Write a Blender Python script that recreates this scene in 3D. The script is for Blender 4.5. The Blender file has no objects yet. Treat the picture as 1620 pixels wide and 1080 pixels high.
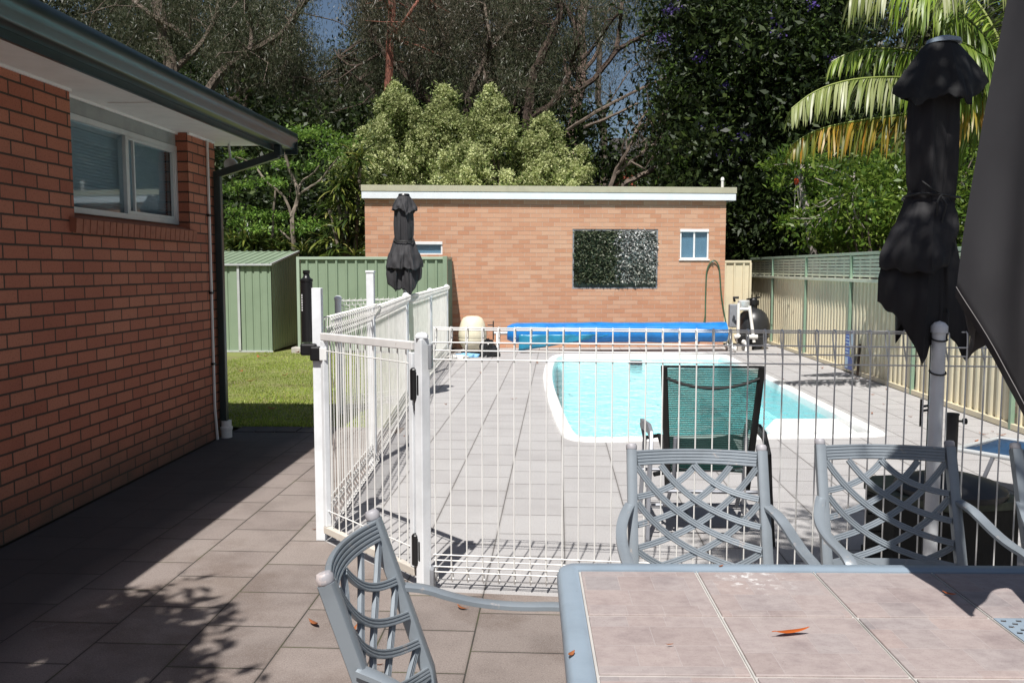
import bpy, bmesh, math, random
import numpy as np
from mathutils import Vector, Matrix
from mathutils.geometry import tessellate_polygon

R = math.radians
random.seed(7)
rng = np.random.default_rng(11)
scene = bpy.context.scene
COL = scene.collection

# ------------------------------------------------------------------ camera
PITCH, YAW, FPX, CAM_H = R(4.82), R(3.02), 1365.0, 1.58
cam_data = bpy.data.cameras.new("camera")
cam_data.sensor_width = 36.0
cam_data.lens = FPX / 1620.0 * 36.0
cam_data.clip_start = 0.05
cam_data.clip_end = 600.0
cam = bpy.data.objects.new("camera", cam_data)
cam.location = (0, 0, CAM_H)
cam.rotation_euler = (R(90) - PITCH, 0, YAW)
COL.objects.link(cam)
scene.camera = cam

# ------------------------------------------------------------------ sky and sun
TO_SUN = Vector((-0.114, -0.60, 1.0)).normalized()
world = bpy.data.worlds.new("World")
scene.world = world
world.use_nodes = True
wn = world.node_tree.nodes
wl = world.node_tree.links
bg = wn["Background"]
sky = wn.new("ShaderNodeTexSky")
sky.sky_type = 'NISHITA'
sky.sun_disc = False
sky.sun_elevation = math.asin(TO_SUN.z)
sky.sun_rotation = math.atan2(TO_SUN.x, TO_SUN.y)
sky.air_density = 1.0
sky.dust_density = 1.6
sky.ozone_density = 1.5
wl.new(sky.outputs[0], bg.inputs[0])
bg.inputs[1].default_value = 0.05
sun_d = bpy.data.lights.new("sun", 'SUN')
sun_d.energy = 4.8
sun_d.angle = R(0.53)
sun_d.color = (1.0, 0.968, 0.925)
sun = bpy.data.objects.new("sun", sun_d)
sun.rotation_euler = (-TO_SUN).to_track_quat('-Z', 'Y').to_euler()
sun.location = (0, -20, 40)
COL.objects.link(sun)
scene.view_settings.view_transform = 'Standard'
scene.view_settings.look = 'None'
scene.view_settings.gamma = 1.0
scene.view_settings.exposure = 0.4
scene.cycles.max_bounces = 10
scene.cycles.transparent_max_bounces = 16

# camera-frame helper used to read places off the photograph into world points
_f = Vector((-math.sin(YAW) * math.cos(PITCH), math.cos(YAW) * math.cos(PITCH), -math.sin(PITCH)))
_r = Vector((math.cos(YAW), math.sin(YAW), 0))
_u = _r.cross(_f)
def at(px, py, Y):
    d = _f + _r * ((px - 810) / FPX) + _u * ((540 - py) / FPX)
    return Vector((0, 0, CAM_H)) + d * (Y / d.y)
def terrain(x, y):
    if y < 18.6: return 0.0
    h = 0.36 * (y - 18.6) if y < 30 else 4.1 + 0.12 * (y - 30)
    k = min(1.0, max(0.0, (3.5 - x) / 5.0))
    return h * (0.25 + 0.75 * k)

# ------------------------------------------------------------------ materials
MATS = {}
def new_mat(name):
    m = bpy.data.materials.new(name); m.use_nodes = True
    MATS[name] = m
    return m, m.node_tree.nodes, m.node_tree.links, m.node_tree.nodes["Principled BSDF"]
def ramp(n, l, src, stops):
    r = n.new("ShaderNodeValToRGB")
    e = r.color_ramp.elements
    while len(e) > 1: e.remove(e[-1])
    e[0].position, e[0].color = stops[0][0], (*stops[0][1], 1)
    for p, c in stops[1:]:
        k = e.new(p); k.color = (*c, 1)
    l.new(src, r.inputs[0]); return r.outputs[0]
def noise(n, l, vec, scale, detail=4, rough=0.55):
    t = n.new("ShaderNodeTexNoise")
    t.inputs["Scale"].default_value = scale; t.inputs["Detail"].default_value = detail
    t.inputs["Roughness"].default_value = rough
    if vec is not None: l.new(vec, t.inputs["Vector"])
    return t.outputs["Fac"]
def mix(n, l, a, b, fac, mode='MIX'):
    m = n.new("ShaderNodeMix"); m.data_type = 'RGBA'; m.blend_type = mode
    for s, v in ((m.inputs[6], a), (m.inputs[7], b)):
        if isinstance(v, tuple): s.default_value = (*v, 1)
        else: l.new(v, s)
    if isinstance(fac, (int, float)): m.inputs[0].default_value = fac
    else: l.new(fac, m.inputs[0])
    return m.outputs[2]
def mth(n, l, op, a, b=None):
    m = n.new("ShaderNodeMath"); m.operation = op
    for s, v in ((m.inputs[0], a), (m.inputs[1], b)):
        if v is None: continue
        if isinstance(v, (int, float)): s.default_value = v
        else: l.new(v, s)
    return m.outputs[0]
def bump(n, l, h, strength, dist, bs):
    b = n.new("ShaderNodeBump"); b.inputs["Strength"].default_value = strength
    b.inputs["Distance"].default_value = dist
    l.new(h, b.inputs["Height"]); l.new(b.outputs[0], bs.inputs["Normal"])
def objco(n): return n.new("ShaderNodeTexCoord").outputs["Object"]

def plain(name, col, rough=0.5, metal=0.0, var=0.12, scale=6.0, bmp=0.0, bscale=200.0, col2=None, fac_lo=0.45, fac_hi=0.7):
    m, n, l, b = new_mat(name)
    co = objco(n)
    f = noise(n, l, co, scale, 6)
    c2 = col2 if col2 else tuple(c * (1 - var * 2) for c in col)
    l.new(ramp(n, l, f, [(fac_lo, col), (fac_hi, c2)]), b.inputs["Base Color"])
    b.inputs["Roughness"].default_value = rough
    b.inputs["Metallic"].default_value = metal
    if bmp > 0: bump(n, l, noise(n, l, co, bscale, 3), bmp, 0.002, b)
    return m

def sepz(n, l, v):
    q = n.new("ShaderNodeSeparateXYZ"); l.new(v, q.inputs[0]); return q.outputs[1]
def brick_mat(name, c1, c2, c3, mortar, mcol_noise, bw=.24, rh=.086, ms=.005, grain=160, stain=(0.5, 0.5, 0.5), smoothm=.15, bstr=0.9, zoff=0.0, dirt=False, hline_shade=0):
    m, n, l, b = new_mat(name)
    tc = n.new("ShaderNodeTexCoord")
    sp = n.new("ShaderNodeSeparateXYZ"); l.new(tc.outputs["Object"], sp.inputs[0])
    sn = n.new("ShaderNodeSeparateXYZ"); l.new(tc.outputs["Normal"], sn.inputs[0])
    ax = mth(n, l, 'ABSOLUTE', sn.outputs[0])
    gt = mth(n, l, 'GREATER_THAN', ax, 0.7)
    u = mth(n, l, 'ADD', mth(n, l, 'MULTIPLY', sp.outputs[1], gt), mth(n, l, 'MULTIPLY', sp.outputs[0], mth(n, l, 'SUBTRACT', 1.0, gt)))
    cb = n.new("ShaderNodeCombineXYZ")
    wob = mth(n, l, 'MULTIPLY', mth(n, l, 'SUBTRACT', noise(n, l, tc.outputs["Object"], 7, 3), .5), .006)
    l.new(mth(n, l, 'ADD', mth(n, l, 'ADD', u, 48.0), wob), cb.inputs[0])
    l.new(mth(n, l, 'ADD', mth(n, l, 'ADD', sp.outputs[2], 17.2 + zoff), wob), cb.inputs[1])
    t = n.new("ShaderNodeTexBrick")
    l.new(cb.outputs[0], t.inputs["Vector"])
    t.inputs["Scale"].default_value = 1.0
    t.inputs["Brick Width"].default_value = bw; t.inputs["Row Height"].default_value = rh
    t.inputs["Mortar Size"].default_value = ms; t.inputs["Mortar Smooth"].default_value = smoothm
    t.inputs["Color1"].default_value = (0, 0, 0, 1); t.inputs["Color2"].default_value = (1, 1, 1, 1)
    t.inputs["Mortar"].default_value = (.5, .5, .5, 1)
    bc = ramp(n, l, t.outputs["Color"], [(0, c1), (.5, c2), (1, c3)])
    big = noise(n, l, tc.outputs["Object"], 1.3, 5)
    bc = mix(n, l, bc, stain, mth(n, l, 'MULTIPLY', ramp(n, l, big, [(.5, (0, 0, 0)), (.75, (1, 1, 1))]), .35), 'MULTIPLY')
    gr = noise(n, l, tc.outputs["Object"], grain, 3, .7)
    bc = mix(n, l, bc, (.35, .3, .28), ramp(n, l, gr, [(.5, (0, 0, 0)), (.8, (.7, .7, .7))]), 'MULTIPLY')
    mc = mix(n, l, mortar, mcol_noise, noise(n, l, tc.outputs["Object"], 3, 4))
    col = mix(n, l, bc, mc, t.outputs["Fac"])
    if hline_shade:  # shadow lines of the raked bed joints, painted into the brick colour
        fz = mth(n, l, 'FRACT', mth(n, l, 'DIVIDE', sepz(n, l, cb.outputs[0]), rh))
        dz = mth(n, l, 'ABSOLUTE', mth(n, l, 'SUBTRACT', fz, .5))
        lo = n.new("ShaderNodeMapRange"); lo.inputs[1].default_value = .435; lo.inputs[2].default_value = .475; l.new(dz, lo.inputs[0])
        hf = mth(n, l, 'MULTIPLY', lo.outputs[0], mth(n, l, 'ADD', .45, mth(n, l, 'MULTIPLY', noise(n, l, tc.outputs["Object"], 1.7, 4), .8)))
        col = mix(n, l, col, (.30, .17, .12), mth(n, l, 'MULTIPLY', hf, hline_shade))
    if dirt:
        lo = n.new("ShaderNodeMapRange"); lo.inputs[1].default_value = 0.42; lo.inputs[2].default_value = 0.0
        l.new(mth(n, l, 'ADD', sp.outputs[2], mth(n, l, 'MULTIPLY', mth(n, l, 'SUBTRACT', noise(n, l, tc.outputs["Object"], 3.2, 5), .5), .5)), lo.inputs[0])
        col = mix(n, l, col, (.075, .07, .05), mth(n, l, 'MULTIPLY', lo.outputs[0], .7))
    l.new(col, b.inputs["Base Color"])
    b.inputs["Roughness"].default_value = .88
    h = mth(n, l, 'SUBTRACT', mth(n, l, 'MULTIPLY', gr, .5), mth(n, l, 'MULTIPLY', t.outputs["Fac"], 1.4))
    bump(n, l, h, bstr, .006, b)
    return m

def paver_mat(name, c1, c2, c3, joint, moss, speck, wet_shade=None, blot=.8):
    m, n, l, b = new_mat(name)
    tc = n.new("ShaderNodeTexCoord")
    sp = n.new("ShaderNodeSeparateXYZ"); l.new(tc.outputs["Object"], sp.inputs[0])
    cb = n.new("ShaderNodeCombineXYZ")
    l.new(mth(n, l, 'ADD', sp.outputs[1], 40.0 - .244), cb.inputs[0])
    l.new(mth(n, l, 'ADD', sp.outputs[0], 40.0 - .046), cb.inputs[1])
    t = n.new("ShaderNodeTexBrick"); l.new(cb.outputs[0], t.inputs["Vector"])
    t.inputs["Scale"].default_value = 1.0
    t.inputs["Brick Width"].default_value = .4; t.inputs["Row Height"].default_value = .4
    t.inputs["Mortar Size"].default_value = .0035; t.inputs["Mortar Smooth"].default_value = .2
    t.inputs["Color1"].default_value = (0, 0, 0, 1); t.inputs["Color2"].default_value = (1, 1, 1, 1)
    t.inputs["Mortar"].default_value = (.5, .5, .5, 1)
    co = tc.outputs["Object"]
    c = ramp(n, l, t.outputs["Color"], [(0, c1), (.5, c2), (1, c3)])
    f1 = noise(n, l, co, 2.2, 6, .6)
    c = mix(n, l, c, (.62, .6, .6), ramp(n, l, f1, [(.45, (0, 0, 0)), (.72, (blot, blot, blot))]), 'MULTIPLY')
    f2 = noise(n, l, co, 190, 2, .8)
    if wet_shade:
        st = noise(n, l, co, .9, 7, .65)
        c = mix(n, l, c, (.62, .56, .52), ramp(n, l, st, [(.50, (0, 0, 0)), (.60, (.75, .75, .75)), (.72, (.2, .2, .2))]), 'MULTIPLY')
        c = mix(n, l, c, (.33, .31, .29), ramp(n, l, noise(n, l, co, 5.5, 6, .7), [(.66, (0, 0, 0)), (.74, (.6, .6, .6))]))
    c = mix(n, l, c, speck, ramp(n, l, f2, [(.55, (0, 0, 0)), (.7, (.55, .55, .55))]))
    f4 = noise(n, l, co, 120, 2, .8)
    c = mix(n, l, c, (.45, .43, .42), ramp(n, l, f4, [(.52, (0, 0, 0)), (.72, (.7, .7, .7))]), 'MULTIPLY')
    jm = mix(n, l, joint, moss, ramp(n, l, noise(n, l, co, 2.5, 4), [(.48, (0, 0, 0)), (.62, (1, 1, 1))]))
    c = mix(n, l, c, jm, t.outputs["Fac"])
    # soft darker dirt beside the joints
    t2 = n.new("ShaderNodeTexBrick"); l.new(cb.outputs[0], t2.inputs["Vector"])
    t2.inputs["Scale"].default_value = 1.0
    t2.inputs["Brick Width"].default_value = .4; t2.inputs["Row Height"].default_value = .4
    t2.inputs["Mortar Size"].default_value = .02; t2.inputs["Mortar Smooth"].default_value = 1.0
    c = mix(n, l, c, (.6, .58, .55), mth(n, l, 'MULTIPLY', t2.outputs["Fac"], mth(n, l, 'MULTIPLY', f1, .8)), 'MULTIPLY')
    if wet_shade:  # damp by the house wall, with the eave's shadow darkened into the colour
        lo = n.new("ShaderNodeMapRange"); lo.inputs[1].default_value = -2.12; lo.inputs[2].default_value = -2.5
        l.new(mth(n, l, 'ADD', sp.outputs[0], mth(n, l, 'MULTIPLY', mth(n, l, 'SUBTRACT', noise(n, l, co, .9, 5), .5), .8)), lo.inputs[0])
        c = mix(n, l, c, wet_shade, mth(n, l, 'MULTIPLY', lo.outputs[0], .9))
    l.new(c, b.inputs["Base Color"])
    b.inputs["Roughness"].default_value = .85
    h = mth(n, l, 'SUBTRACT', mth(n, l, 'MULTIPLY', f2, .25), mth(n, l, 'MULTIPLY', t.outputs["Fac"], 1.5))
    bump(n, l, h, .8, .006, b)
    return m

def leaf_mat(name, stops, rough=.5, trans=.25, spec=.4):
    m, n, l, b = new_mat(name)
    g = n.new("ShaderNodeNewGeometry")
    c = ramp(n, l, g.outputs["Random Per Island"], stops)
    f = noise(n, l, objco(n), .55, 3)
    c = mix(n, l, c, (.5, .52, .42), ramp(n, l, f, [(.42, (0, 0, 0)), (.62, (.9, .9, .9))]), 'MULTIPLY')
    l.new(c, b.inputs["Base Color"])
    b.inputs["Roughness"].default_value = rough
    b.inputs["Specular IOR Level"].default_value = spec
    tr = n.new("ShaderNodeBsdfTranslucent"); l.new(c, tr.inputs[0])
    ms = n.new("ShaderNodeMixShader"); ms.inputs[0].default_value = trans
    l.new(b.outputs[0], ms.inputs[1]); l.new(tr.outputs[0], ms.inputs[2])
    l.new(ms.outputs[0], n["Material Output"].inputs[0])
    return m

def chipped_paint(name, col, under, rough=.45, amount=.68):
    m, n, l, b = new_mat(name)
    co = objco(n)
    f = noise(n, l, co, 14, 8, .7)
    c = mix(n, l, col, tuple(x * .78 for x in col), ramp(n, l, noise(n, l, co, 5, 5), [(.45, (0, 0, 0)), (.75, (1, 1, 1))]))
    c = mix(n, l, c, under, ramp(n, l, f, [(amount, (0, 0, 0)), (amount + .05, (1, 1, 1))]))
    l.new(c, b.inputs["Base Color"]); b.inputs["Roughness"].default_value = rough
    bump(n, l, f, .25, .003, b)
    return m

brick_mat("house_brick", (.36, .115, .066), (.42, .145, .084), (.47, .18, .106), (.055, .032, .022), (.08, .05, .035), ms=.0068, bstr=1.5, grain=75, stain=(.6, .55, .55), dirt=True)
plain("house_brick_plain", (.33, .12, .07), .88, var=.12, scale=25, bmp=.9, bscale=120)
brick_mat("shed_brick", (.505, .245, .142), (.55, .29, .178), (.585, .345, .225), (.54, .375, .27), (.64, .48, .37), ms=.0045, grain=90, stain=(.75, .7, .7), bstr=1.0, hline_shade=.62)
paver_mat("deck_paver", (.375, .362, .358), (.395, .383, .378), (.412, .40, .394), (.16, .15, .145), (.20, .19, .18), (.62, .60, .58), blot=.3)
paver_mat("path_paver", (.205, .172, .155), (.24, .20, .18), (.275, .235, .21), (.05, .045, .04), (.075, .08, .03), (.42, .38, .35), wet_shade=(.042, .041, .042))
plain("white_paint", (.80, .80, .79), .4, var=.05, scale=9)
chipped_paint("old_white_paint", (.81, .83, .85), (.40, .38, .36), .45, .72)
chipped_paint("white_wire", (.80, .79, .76), (.45, .36, .28), .5, .66)
chipped_paint("top_rail_paint", (.74, .72, .70), (.45, .40, .36), .5, .64)
chipped_paint("rail_paint", (.62, .57, .50), (.36, .27, .19), .55, .60)
plain("dark_steel", (.022, .028, .03), .32, var=.15)
plain("gutter_paint", (.028, .042, .042), .3, var=.2, scale=3)
plain("roof_tile", (.05, .045, .042), .8, bmp=.6, bscale=20)
plain("soffit_paint", (.78, .76, .74), .6, var=.04)
plain("grey_panel", (.30, .31, .30), .6)
plain("alu_frame", (.62, .64, .64), .35, .3, var=.06)
plain("blind", (.42, .47, .50), .5, var=.03)
plain("black_plastic", (.012, .012, .013), .35, var=.1)
plain("black_rubber", (.02, .02, .02), .6)
plain("green_steel", (.235, .305, .212), .42, var=.05, scale=2)
plain("green_trim", (.36, .44, .34), .42, var=.05, scale=2)
plain("green_post", (.22, .32, .23), .45, var=.06)
plain("lattice_green", (.66, .67, .53), .55, var=.08)
plain("cream_steel", (.69, .61, .43), .42, var=.07, scale=1.2, col2=(.54, .50, .37))
plain("fascia_white", (.74, .77, .80), .45, var=.03)
plain("flashing", (.44, .42, .31), .45, var=.06)
plain("concrete", (.45, .42, .38), .9, bmp=.5)
plain("pool_shell", (.80, .84, .84), .28, var=.03)
plain("coping_gel", (.86, .86, .84), .3, var=.04, scale=3)
plain("blue_cover", (.014, .19, .54), .3, var=.12, scale=7, bmp=.5, bscale=60)
plain("teal_cover", (.02, .22, .36), .35, var=.1)
plain("cream_plastic", (.72, .66, .50), .45, var=.04)
plain("pvc", (.76, .74, .70), .4, var=.05)
plain("tank_black", (.025, .026, .028), .38)
plain("grey_plastic", (.25, .26, .28), .45)
plain("hose_green", (.05, .12, .065), .5)
plain("bag_black", (.015, .015, .016), .25)
plain("light_blue", (.22, .48, .72), .5)
plain("fabric_grey", (.033, .032, .035), .75, var=.1, scale=5, bmp=.25, bscale=900)
plain("fabric_black", (.016, .015, .017), .75, var=.12, scale=5, bmp=.25, bscale=900)
plain("fabric_valance_shade", (.009, .009, .010), .8, var=.1, scale=5, bmp=.25, bscale=900)  # black fabric darkened further, the hood's leaf shade put into its colour
plain("stitch", (.16, .15, .15), .8)
plain("shed_blind_sky_tint", (.46, .55, .60), .5, var=.03)  # bluish tone stands in for sky reflected in the panes
chipped_paint("chair_metal", (.255, .288, .318), (.38, .36, .35), .40, .62)
MATS["chair_metal"].node_tree.nodes["Principled BSDF"].inputs["Metallic"].default_value = .25
chipped_paint("chair_cap", (.36, .35, .37), (.50, .44, .43), .5, .52)
chipped_paint("table_frame", (.255, .315, .375), (.12, .14, .16), .4, .67)
plain("grout_metal", (.58, .56, .53), .5, .2)
plain("sling_frame", (.012, .012, .012), .45)
plain("sling_grey", (.27, .28, .31), .45, .3)
plain("blue_sling", (.012, .055, .13), .6, bmp=.2, bscale=700)
plain("wicker", (.014, .014, .013), .6, bmp=.9, bscale=70)
plain("ottoman_lid", (.09, .105, .075), .55, var=.3, scale=7)
plain("stand_black", (.045, .045, .047), .5, bmp=.4, bscale=150)
plain("bark_grey", (.15, .115, .09), .9, var=.3, scale=9, bmp=.8, bscale=14)
plain("bark_dark", (.075, .05, .037), .9, var=.3, scale=9, bmp=.8, bscale=14)
plain("bark_red", (.23, .085, .055), .85, var=.3, scale=6, bmp=.5, bscale=14)
plain("bark_pink", (.27, .185, .15), .85, var=.25, scale=5, bmp=.5, bscale=14)
plain("bark_pale", (.22, .18, .14), .9, var=.3, scale=9)
plain("twig_grey", (.33, .29, .26), .9)
plain("red_brick_far", (.36, .09, .05), .85, var=.2)
plain("soil", (.07, .055, .035), .95, var=.3, scale=2, col2=(.04, .055, .02))
plain("lawn_soil", (.17, .19, .05), .95, var=.2, scale=1.5, col2=(.16, .14, .06))
plain("hill_grass", (.035, .06, .014), .95, var=.3, scale=.6, col2=(.05, .05, .02))
plain("fruit_red", (.6, .07, .02), .4)
plain("sign_blue", (.03, .12, .50), .4, var=.05)
plain("sign_pale", (.45, .62, .75), .4, var=.05)
plain("sign_yellow", (.62, .62, .14), .5)
leaf_mat("grass_blade", [(0, (.21, .30, .04)), (.5, (.33, .44, .06)), (.85, (.45, .53, .10)), (1, (.56, .50, .19))], trans=.3)
leaf_mat("euc_leaf", [(0, (.040, .052, .026)), (.4, (.082, .098, .050)), (.75, (.125, .138, .080)), (.93, (.16, .14, .095)), (1, (.28, .25, .19))], rough=.42, trans=.38)
leaf_mat("euc_leaf_brown", [(0, (.045, .046, .028)), (.4, (.092, .092, .058)), (.75, (.14, .125, .088)), (1, (.26, .205, .155))], rough=.42, trans=.38)
leaf_mat("dark_leaf", [(0, (.010, .018, .006)), (.5, (.022, .038, .010)), (.9, (.045, .07, .016)), (1, (.075, .105, .025))], rough=.48, trans=.2, spec=.25)
leaf_mat("far_leaf", [(0, (.020, .026, .013)), (.5, (.042, .048, .026)), (1, (.080, .080, .042))], trans=.2)
leaf_mat("mid_leaf", [(0, (.025, .05, .010)), (.5, (.055, .105, .018)), (1, (.11, .17, .035))], rough=.45, trans=.35)
leaf_mat("bright_leaf", [(0, (.06, .12, .015)), (.5, (.12, .21, .025)), (1, (.25, .33, .06))], rough=.35, trans=.4)
leaf_mat("shrub_leaf", [(0, (.08, .13, .03)), (.5, (.17, .23, .06)), (1, (.28, .34, .11))], trans=.3)
leaf_mat("shrub_flower", [(0, (.42, .48, .20)), (.5, (.58, .63, .30)), (1, (.74, .75, .42))], rough=.7, trans=.3)
leaf_mat("fresh_leaf", [(0, (.09, .20, .03)), (.5, (.18, .32, .05)), (1, (.30, .44, .09))], rough=.45, trans=.4)
leaf_mat("strap_leaf", [(0, (.03, .055, .012)), (.6, (.07, .11, .02)), (.9, (.22, .25, .05)), (1, (.36, .33, .12))], rough=.35, trans=.3)
leaf_mat("palm_leaflet", [(0, (.10, .18, .022)), (.5, (.20, .30, .04)), (.85, (.33, .41, .07)), (1, (.50, .52, .26))], rough=.38, trans=.35)
leaf_mat("palm_orange", [(0, (.11, .15, .02)), (.4, (.24, .24, .03)), (.65, (.42, .30, .04)), (.9, (.52, .25, .03)), (1, (.56, .40, .16))], rough=.4, trans=.4)
leaf_mat("palm_pale", [(0, (.18, .23, .05)), (.5, (.30, .34, .12)), (.85, (.42, .44, .24)), (1, (.60, .60, .48))], rough=.4, trans=.3)
leaf_mat("purple_flower", [(0, (.12, .07, .40)), (1, (.26, .18, .62))], trans=.3)
leaf_mat("dry_leaf", [(0, (.30, .09, .03)), (.5, (.45, .14, .05)), (1, (.36, .20, .10))], trans=.2)
leaf_mat("orange_leaf", [(0, (.62, .12, .02)), (1, (.70, .17, .03))], trans=.2)
leaf_mat("vine_leaf", [(0, (.045, .065, .03)), (.6, (.09, .11, .065)), (.9, (.16, .18, .12)), (1, (.27, .28, .22))], rough=.42, trans=.1, spec=.35)
leaf_mat("vine_leaf_pale", [(0, (.09, .10, .085)), (.45, (.36, .37, .36)), (1, (.74, .75, .74))], rough=.42, trans=.1, spec=.35)

def glass_mat(name, tint, rough=.03, fac=.82):
    m, n, l, b = new_mat(name)
    tr = n.new("ShaderNodeBsdfTransparent"); tr.inputs[0].default_value = (*tint, 1)
    gl = n.new("ShaderNodeBsdfGlossy"); gl.inputs["Roughness"].default_value = rough
    lw = n.new("ShaderNodeLayerWeight"); lw.inputs[0].default_value = .5
    ms = n.new("ShaderNodeMixShader")
    l.new(mth(n, l, 'ADD', mth(n, l, 'MULTIPLY', mth(n, l, 'POWER', lw.outputs["Facing"], 4.0), .6), 1 - fac - .06), ms.inputs[0]); l.new(tr.outputs[0], ms.inputs[1]); l.new(gl.outputs[0], ms.inputs[2])
    l.new(ms.outputs[0], n["Material Output"].inputs[0])
    return m
glass_mat("window_glass", (.84, .89, .91), fac=.88)
glass_mat("frosted_glass", (.74, .84, .90), .25)

def water_mat():
    m, n, l, b = new_mat("pool_water")
    co = objco(n)
    tr = n.new("ShaderNodeBsdfTransparent"); tr.inputs[0].default_value = (.60, .92, .94, 1)
    gl = n.new("ShaderNodeBsdfGlossy"); gl.inputs["Roughness"].default_value = .02
    fr = n.new("ShaderNodeFresnel"); fr.inputs[0].default_value = 1.33
    h = mth(n, l, 'ADD', noise(n, l, co, 3.2, 3), mth(n, l, 'MULTIPLY', noise(n, l, co, 12, 2), .35))
    bp = n.new("ShaderNodeBump"); bp.inputs["Strength"].default_value = .9; bp.inputs["Distance"].default_value = .07
    l.new(h, bp.inputs["Height"]); l.new(bp.outputs[0], gl.inputs["Normal"]); l.new(bp.outputs[0], fr.inputs["Normal"])
    ms = n.new("ShaderNodeMixShader")
    l.new(fr.outputs[0], ms.inputs[0]); l.new(tr.outputs[0], ms.inputs[1]); l.new(gl.outputs[0], ms.inputs[2])
    l.new(ms.outputs[0], n["Material Output"].inputs[0])
water_mat()

def basin_mat():
    # moulded shell with the pale moving net of light that pool floors carry is left to the renderer: plain gelcoat
    m, n, l, b = new_mat("basin_gel")
    co = objco(n)
    c = ramp(n, l, noise(n, l, co, 2.0, 5), [(.4, (.72, .86, .88)), (.7, (.62, .80, .83))])
    l.new(c, b.inputs["Base Color"]); b.inputs["Roughness"].default_value = .4
basin_mat()

def sling_mat():
    m, n, l, b = new_mat("sling_mesh")
    co = objco(n)
    w = n.new("ShaderNodeTexWave"); w.wave_type = 'BANDS'; w.bands_direction = 'Z'
    w.inputs["Scale"].default_value = 24; w.inputs["Distortion"].default_value = .4; w.inputs["Detail"].default_value = 1
    l.new(co, w.inputs["Vector"])
    l.new(ramp(n, l, w.outputs["Fac"], [(.3, (.010, .022, .02)), (.7, (.015, .10, .085))]), b.inputs["Base Color"])
    b.inputs["Roughness"].default_value = .6
    tr = n.new("ShaderNodeBsdfTransparent"); tr.inputs[0].default_value = (.75, .95, .9, 1)
    ms = n.new("ShaderNodeMixShader")
    l.new(ramp(n, l, w.outputs["Fac"], [(.45, (.12, .12, .12)), (.75, (.40, .40, .40))]), ms.inputs[0])
    l.new(b.outputs[0], ms.inputs[1]); l.new(tr.outputs[0], ms.inputs[2])
    l.new(ms.outputs[0], n["Material Output"].inputs[0])
sling_mat()

def tile_mat():
    m, n, l, b = new_mat("stone_tile")
    tc = n.new("ShaderNodeTexCoord"); co = tc.outputs["Object"]
    g = n.new("ShaderNodeNewGeometry")
    off = n.new("ShaderNodeVectorMath"); off.operation = 'ADD'
    cb = n.new("ShaderNodeCombineXYZ")
    l.new(mth(n, l, 'MULTIPLY', g.outputs["Random Per Island"], 7.3), cb.inputs[0])
    l.new(mth(n, l, 'MULTIPLY', g.outputs["Random Per Island"], 3.1), cb.inputs[1])
    l.new(co, off.inputs[0]); l.new(cb.outputs[0], off.inputs[1])
    t = n.new("ShaderNodeTexBrick"); l.new(off.outputs[0], t.inputs["Vector"])
    t.offset = .37; t.squash = .62; t.squash_frequency = 2
    t.inputs["Scale"].default_value = 1.0; t.inputs["Brick Width"].default_value = .15; t.inputs["Row Height"].default_value = .105
    t.inputs["Mortar Size"].default_value = .0016; t.inputs["Mortar Smooth"].default_value = .4
    t.inputs["Color1"].default_value = (0, 0, 0, 1); t.inputs["Color2"].default_value = (1, 1, 1, 1); t.inputs["Mortar"].default_value = (.5, .5, .5, 1)
    c = ramp(n, l, t.outputs["Color"], [(0, (.325, .268, .252)), (.3, (.36, .305, .29)), (.6, (.34, .298, .288)), (.85, (.37, .298, .275)), (1, (.31, .278, .272))])
    mp = n.new("ShaderNodeMapping"); mp.inputs["Scale"].default_value = (12, 18, 9); l.new(off.outputs[0], mp.inputs[0])
    sl = noise(n, l, mp.outputs[0], 2.2, 8, .7)
    c = mix(n, l, c, (.86, .84, .85), ramp(n, l, sl, [(.42, (0, 0, 0)), (.64, (1, 1, 1))]), 'MULTIPLY')
    c = mix(n, l, c, (.55, .52, .52), ramp(n, l, noise(n, l, co, 260, 3, .7), [(.55, (0, 0, 0)), (.75, (.6, .6, .6))]), 'MULTIPLY')
    c = mix(n, l, c, (.72, .70, .72), ramp(n, l, noise(n, l, co, 6, 6, .65), [(.50, (0, 0, 0)), (.68, (.7, .7, .7))]), 'MULTIPLY')
    c = mix(n, l, c, (.42, .36, .34), mth(n, l, 'MULTIPLY', t.outputs["Fac"], .3))
    # pale bird-lime splash
    d = n.new("ShaderNodeVectorMath"); d.operation = 'DISTANCE'; l.new(co, d.inputs[0]); d.inputs[1].default_value = (-.69, .42, .72)
    near = n.new("ShaderNodeMapRange"); near.inputs[1].default_value = .14; near.inputs[2].default_value = .02; l.new(d.outputs["Value"], near.inputs[0])
    spl = mth(n, l, 'MULTIPLY', near.outputs[0], ramp(n, l, noise(n, l, co, 38, 5, .7), [(.54, (0, 0, 0)), (.66, (1, 1, 1))]))
    c = mix(n, l, c, (.66, .65, .64), spl)
    l.new(c, b.inputs["Base Color"]); b.inputs["Roughness"].default_value = .72
    bump(n, l, mth(n, l, 'SUBTRACT', mth(n, l, 'MULTIPLY', sl, .6), t.outputs["Fac"]), .4, .002, b)
tile_mat()

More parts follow.
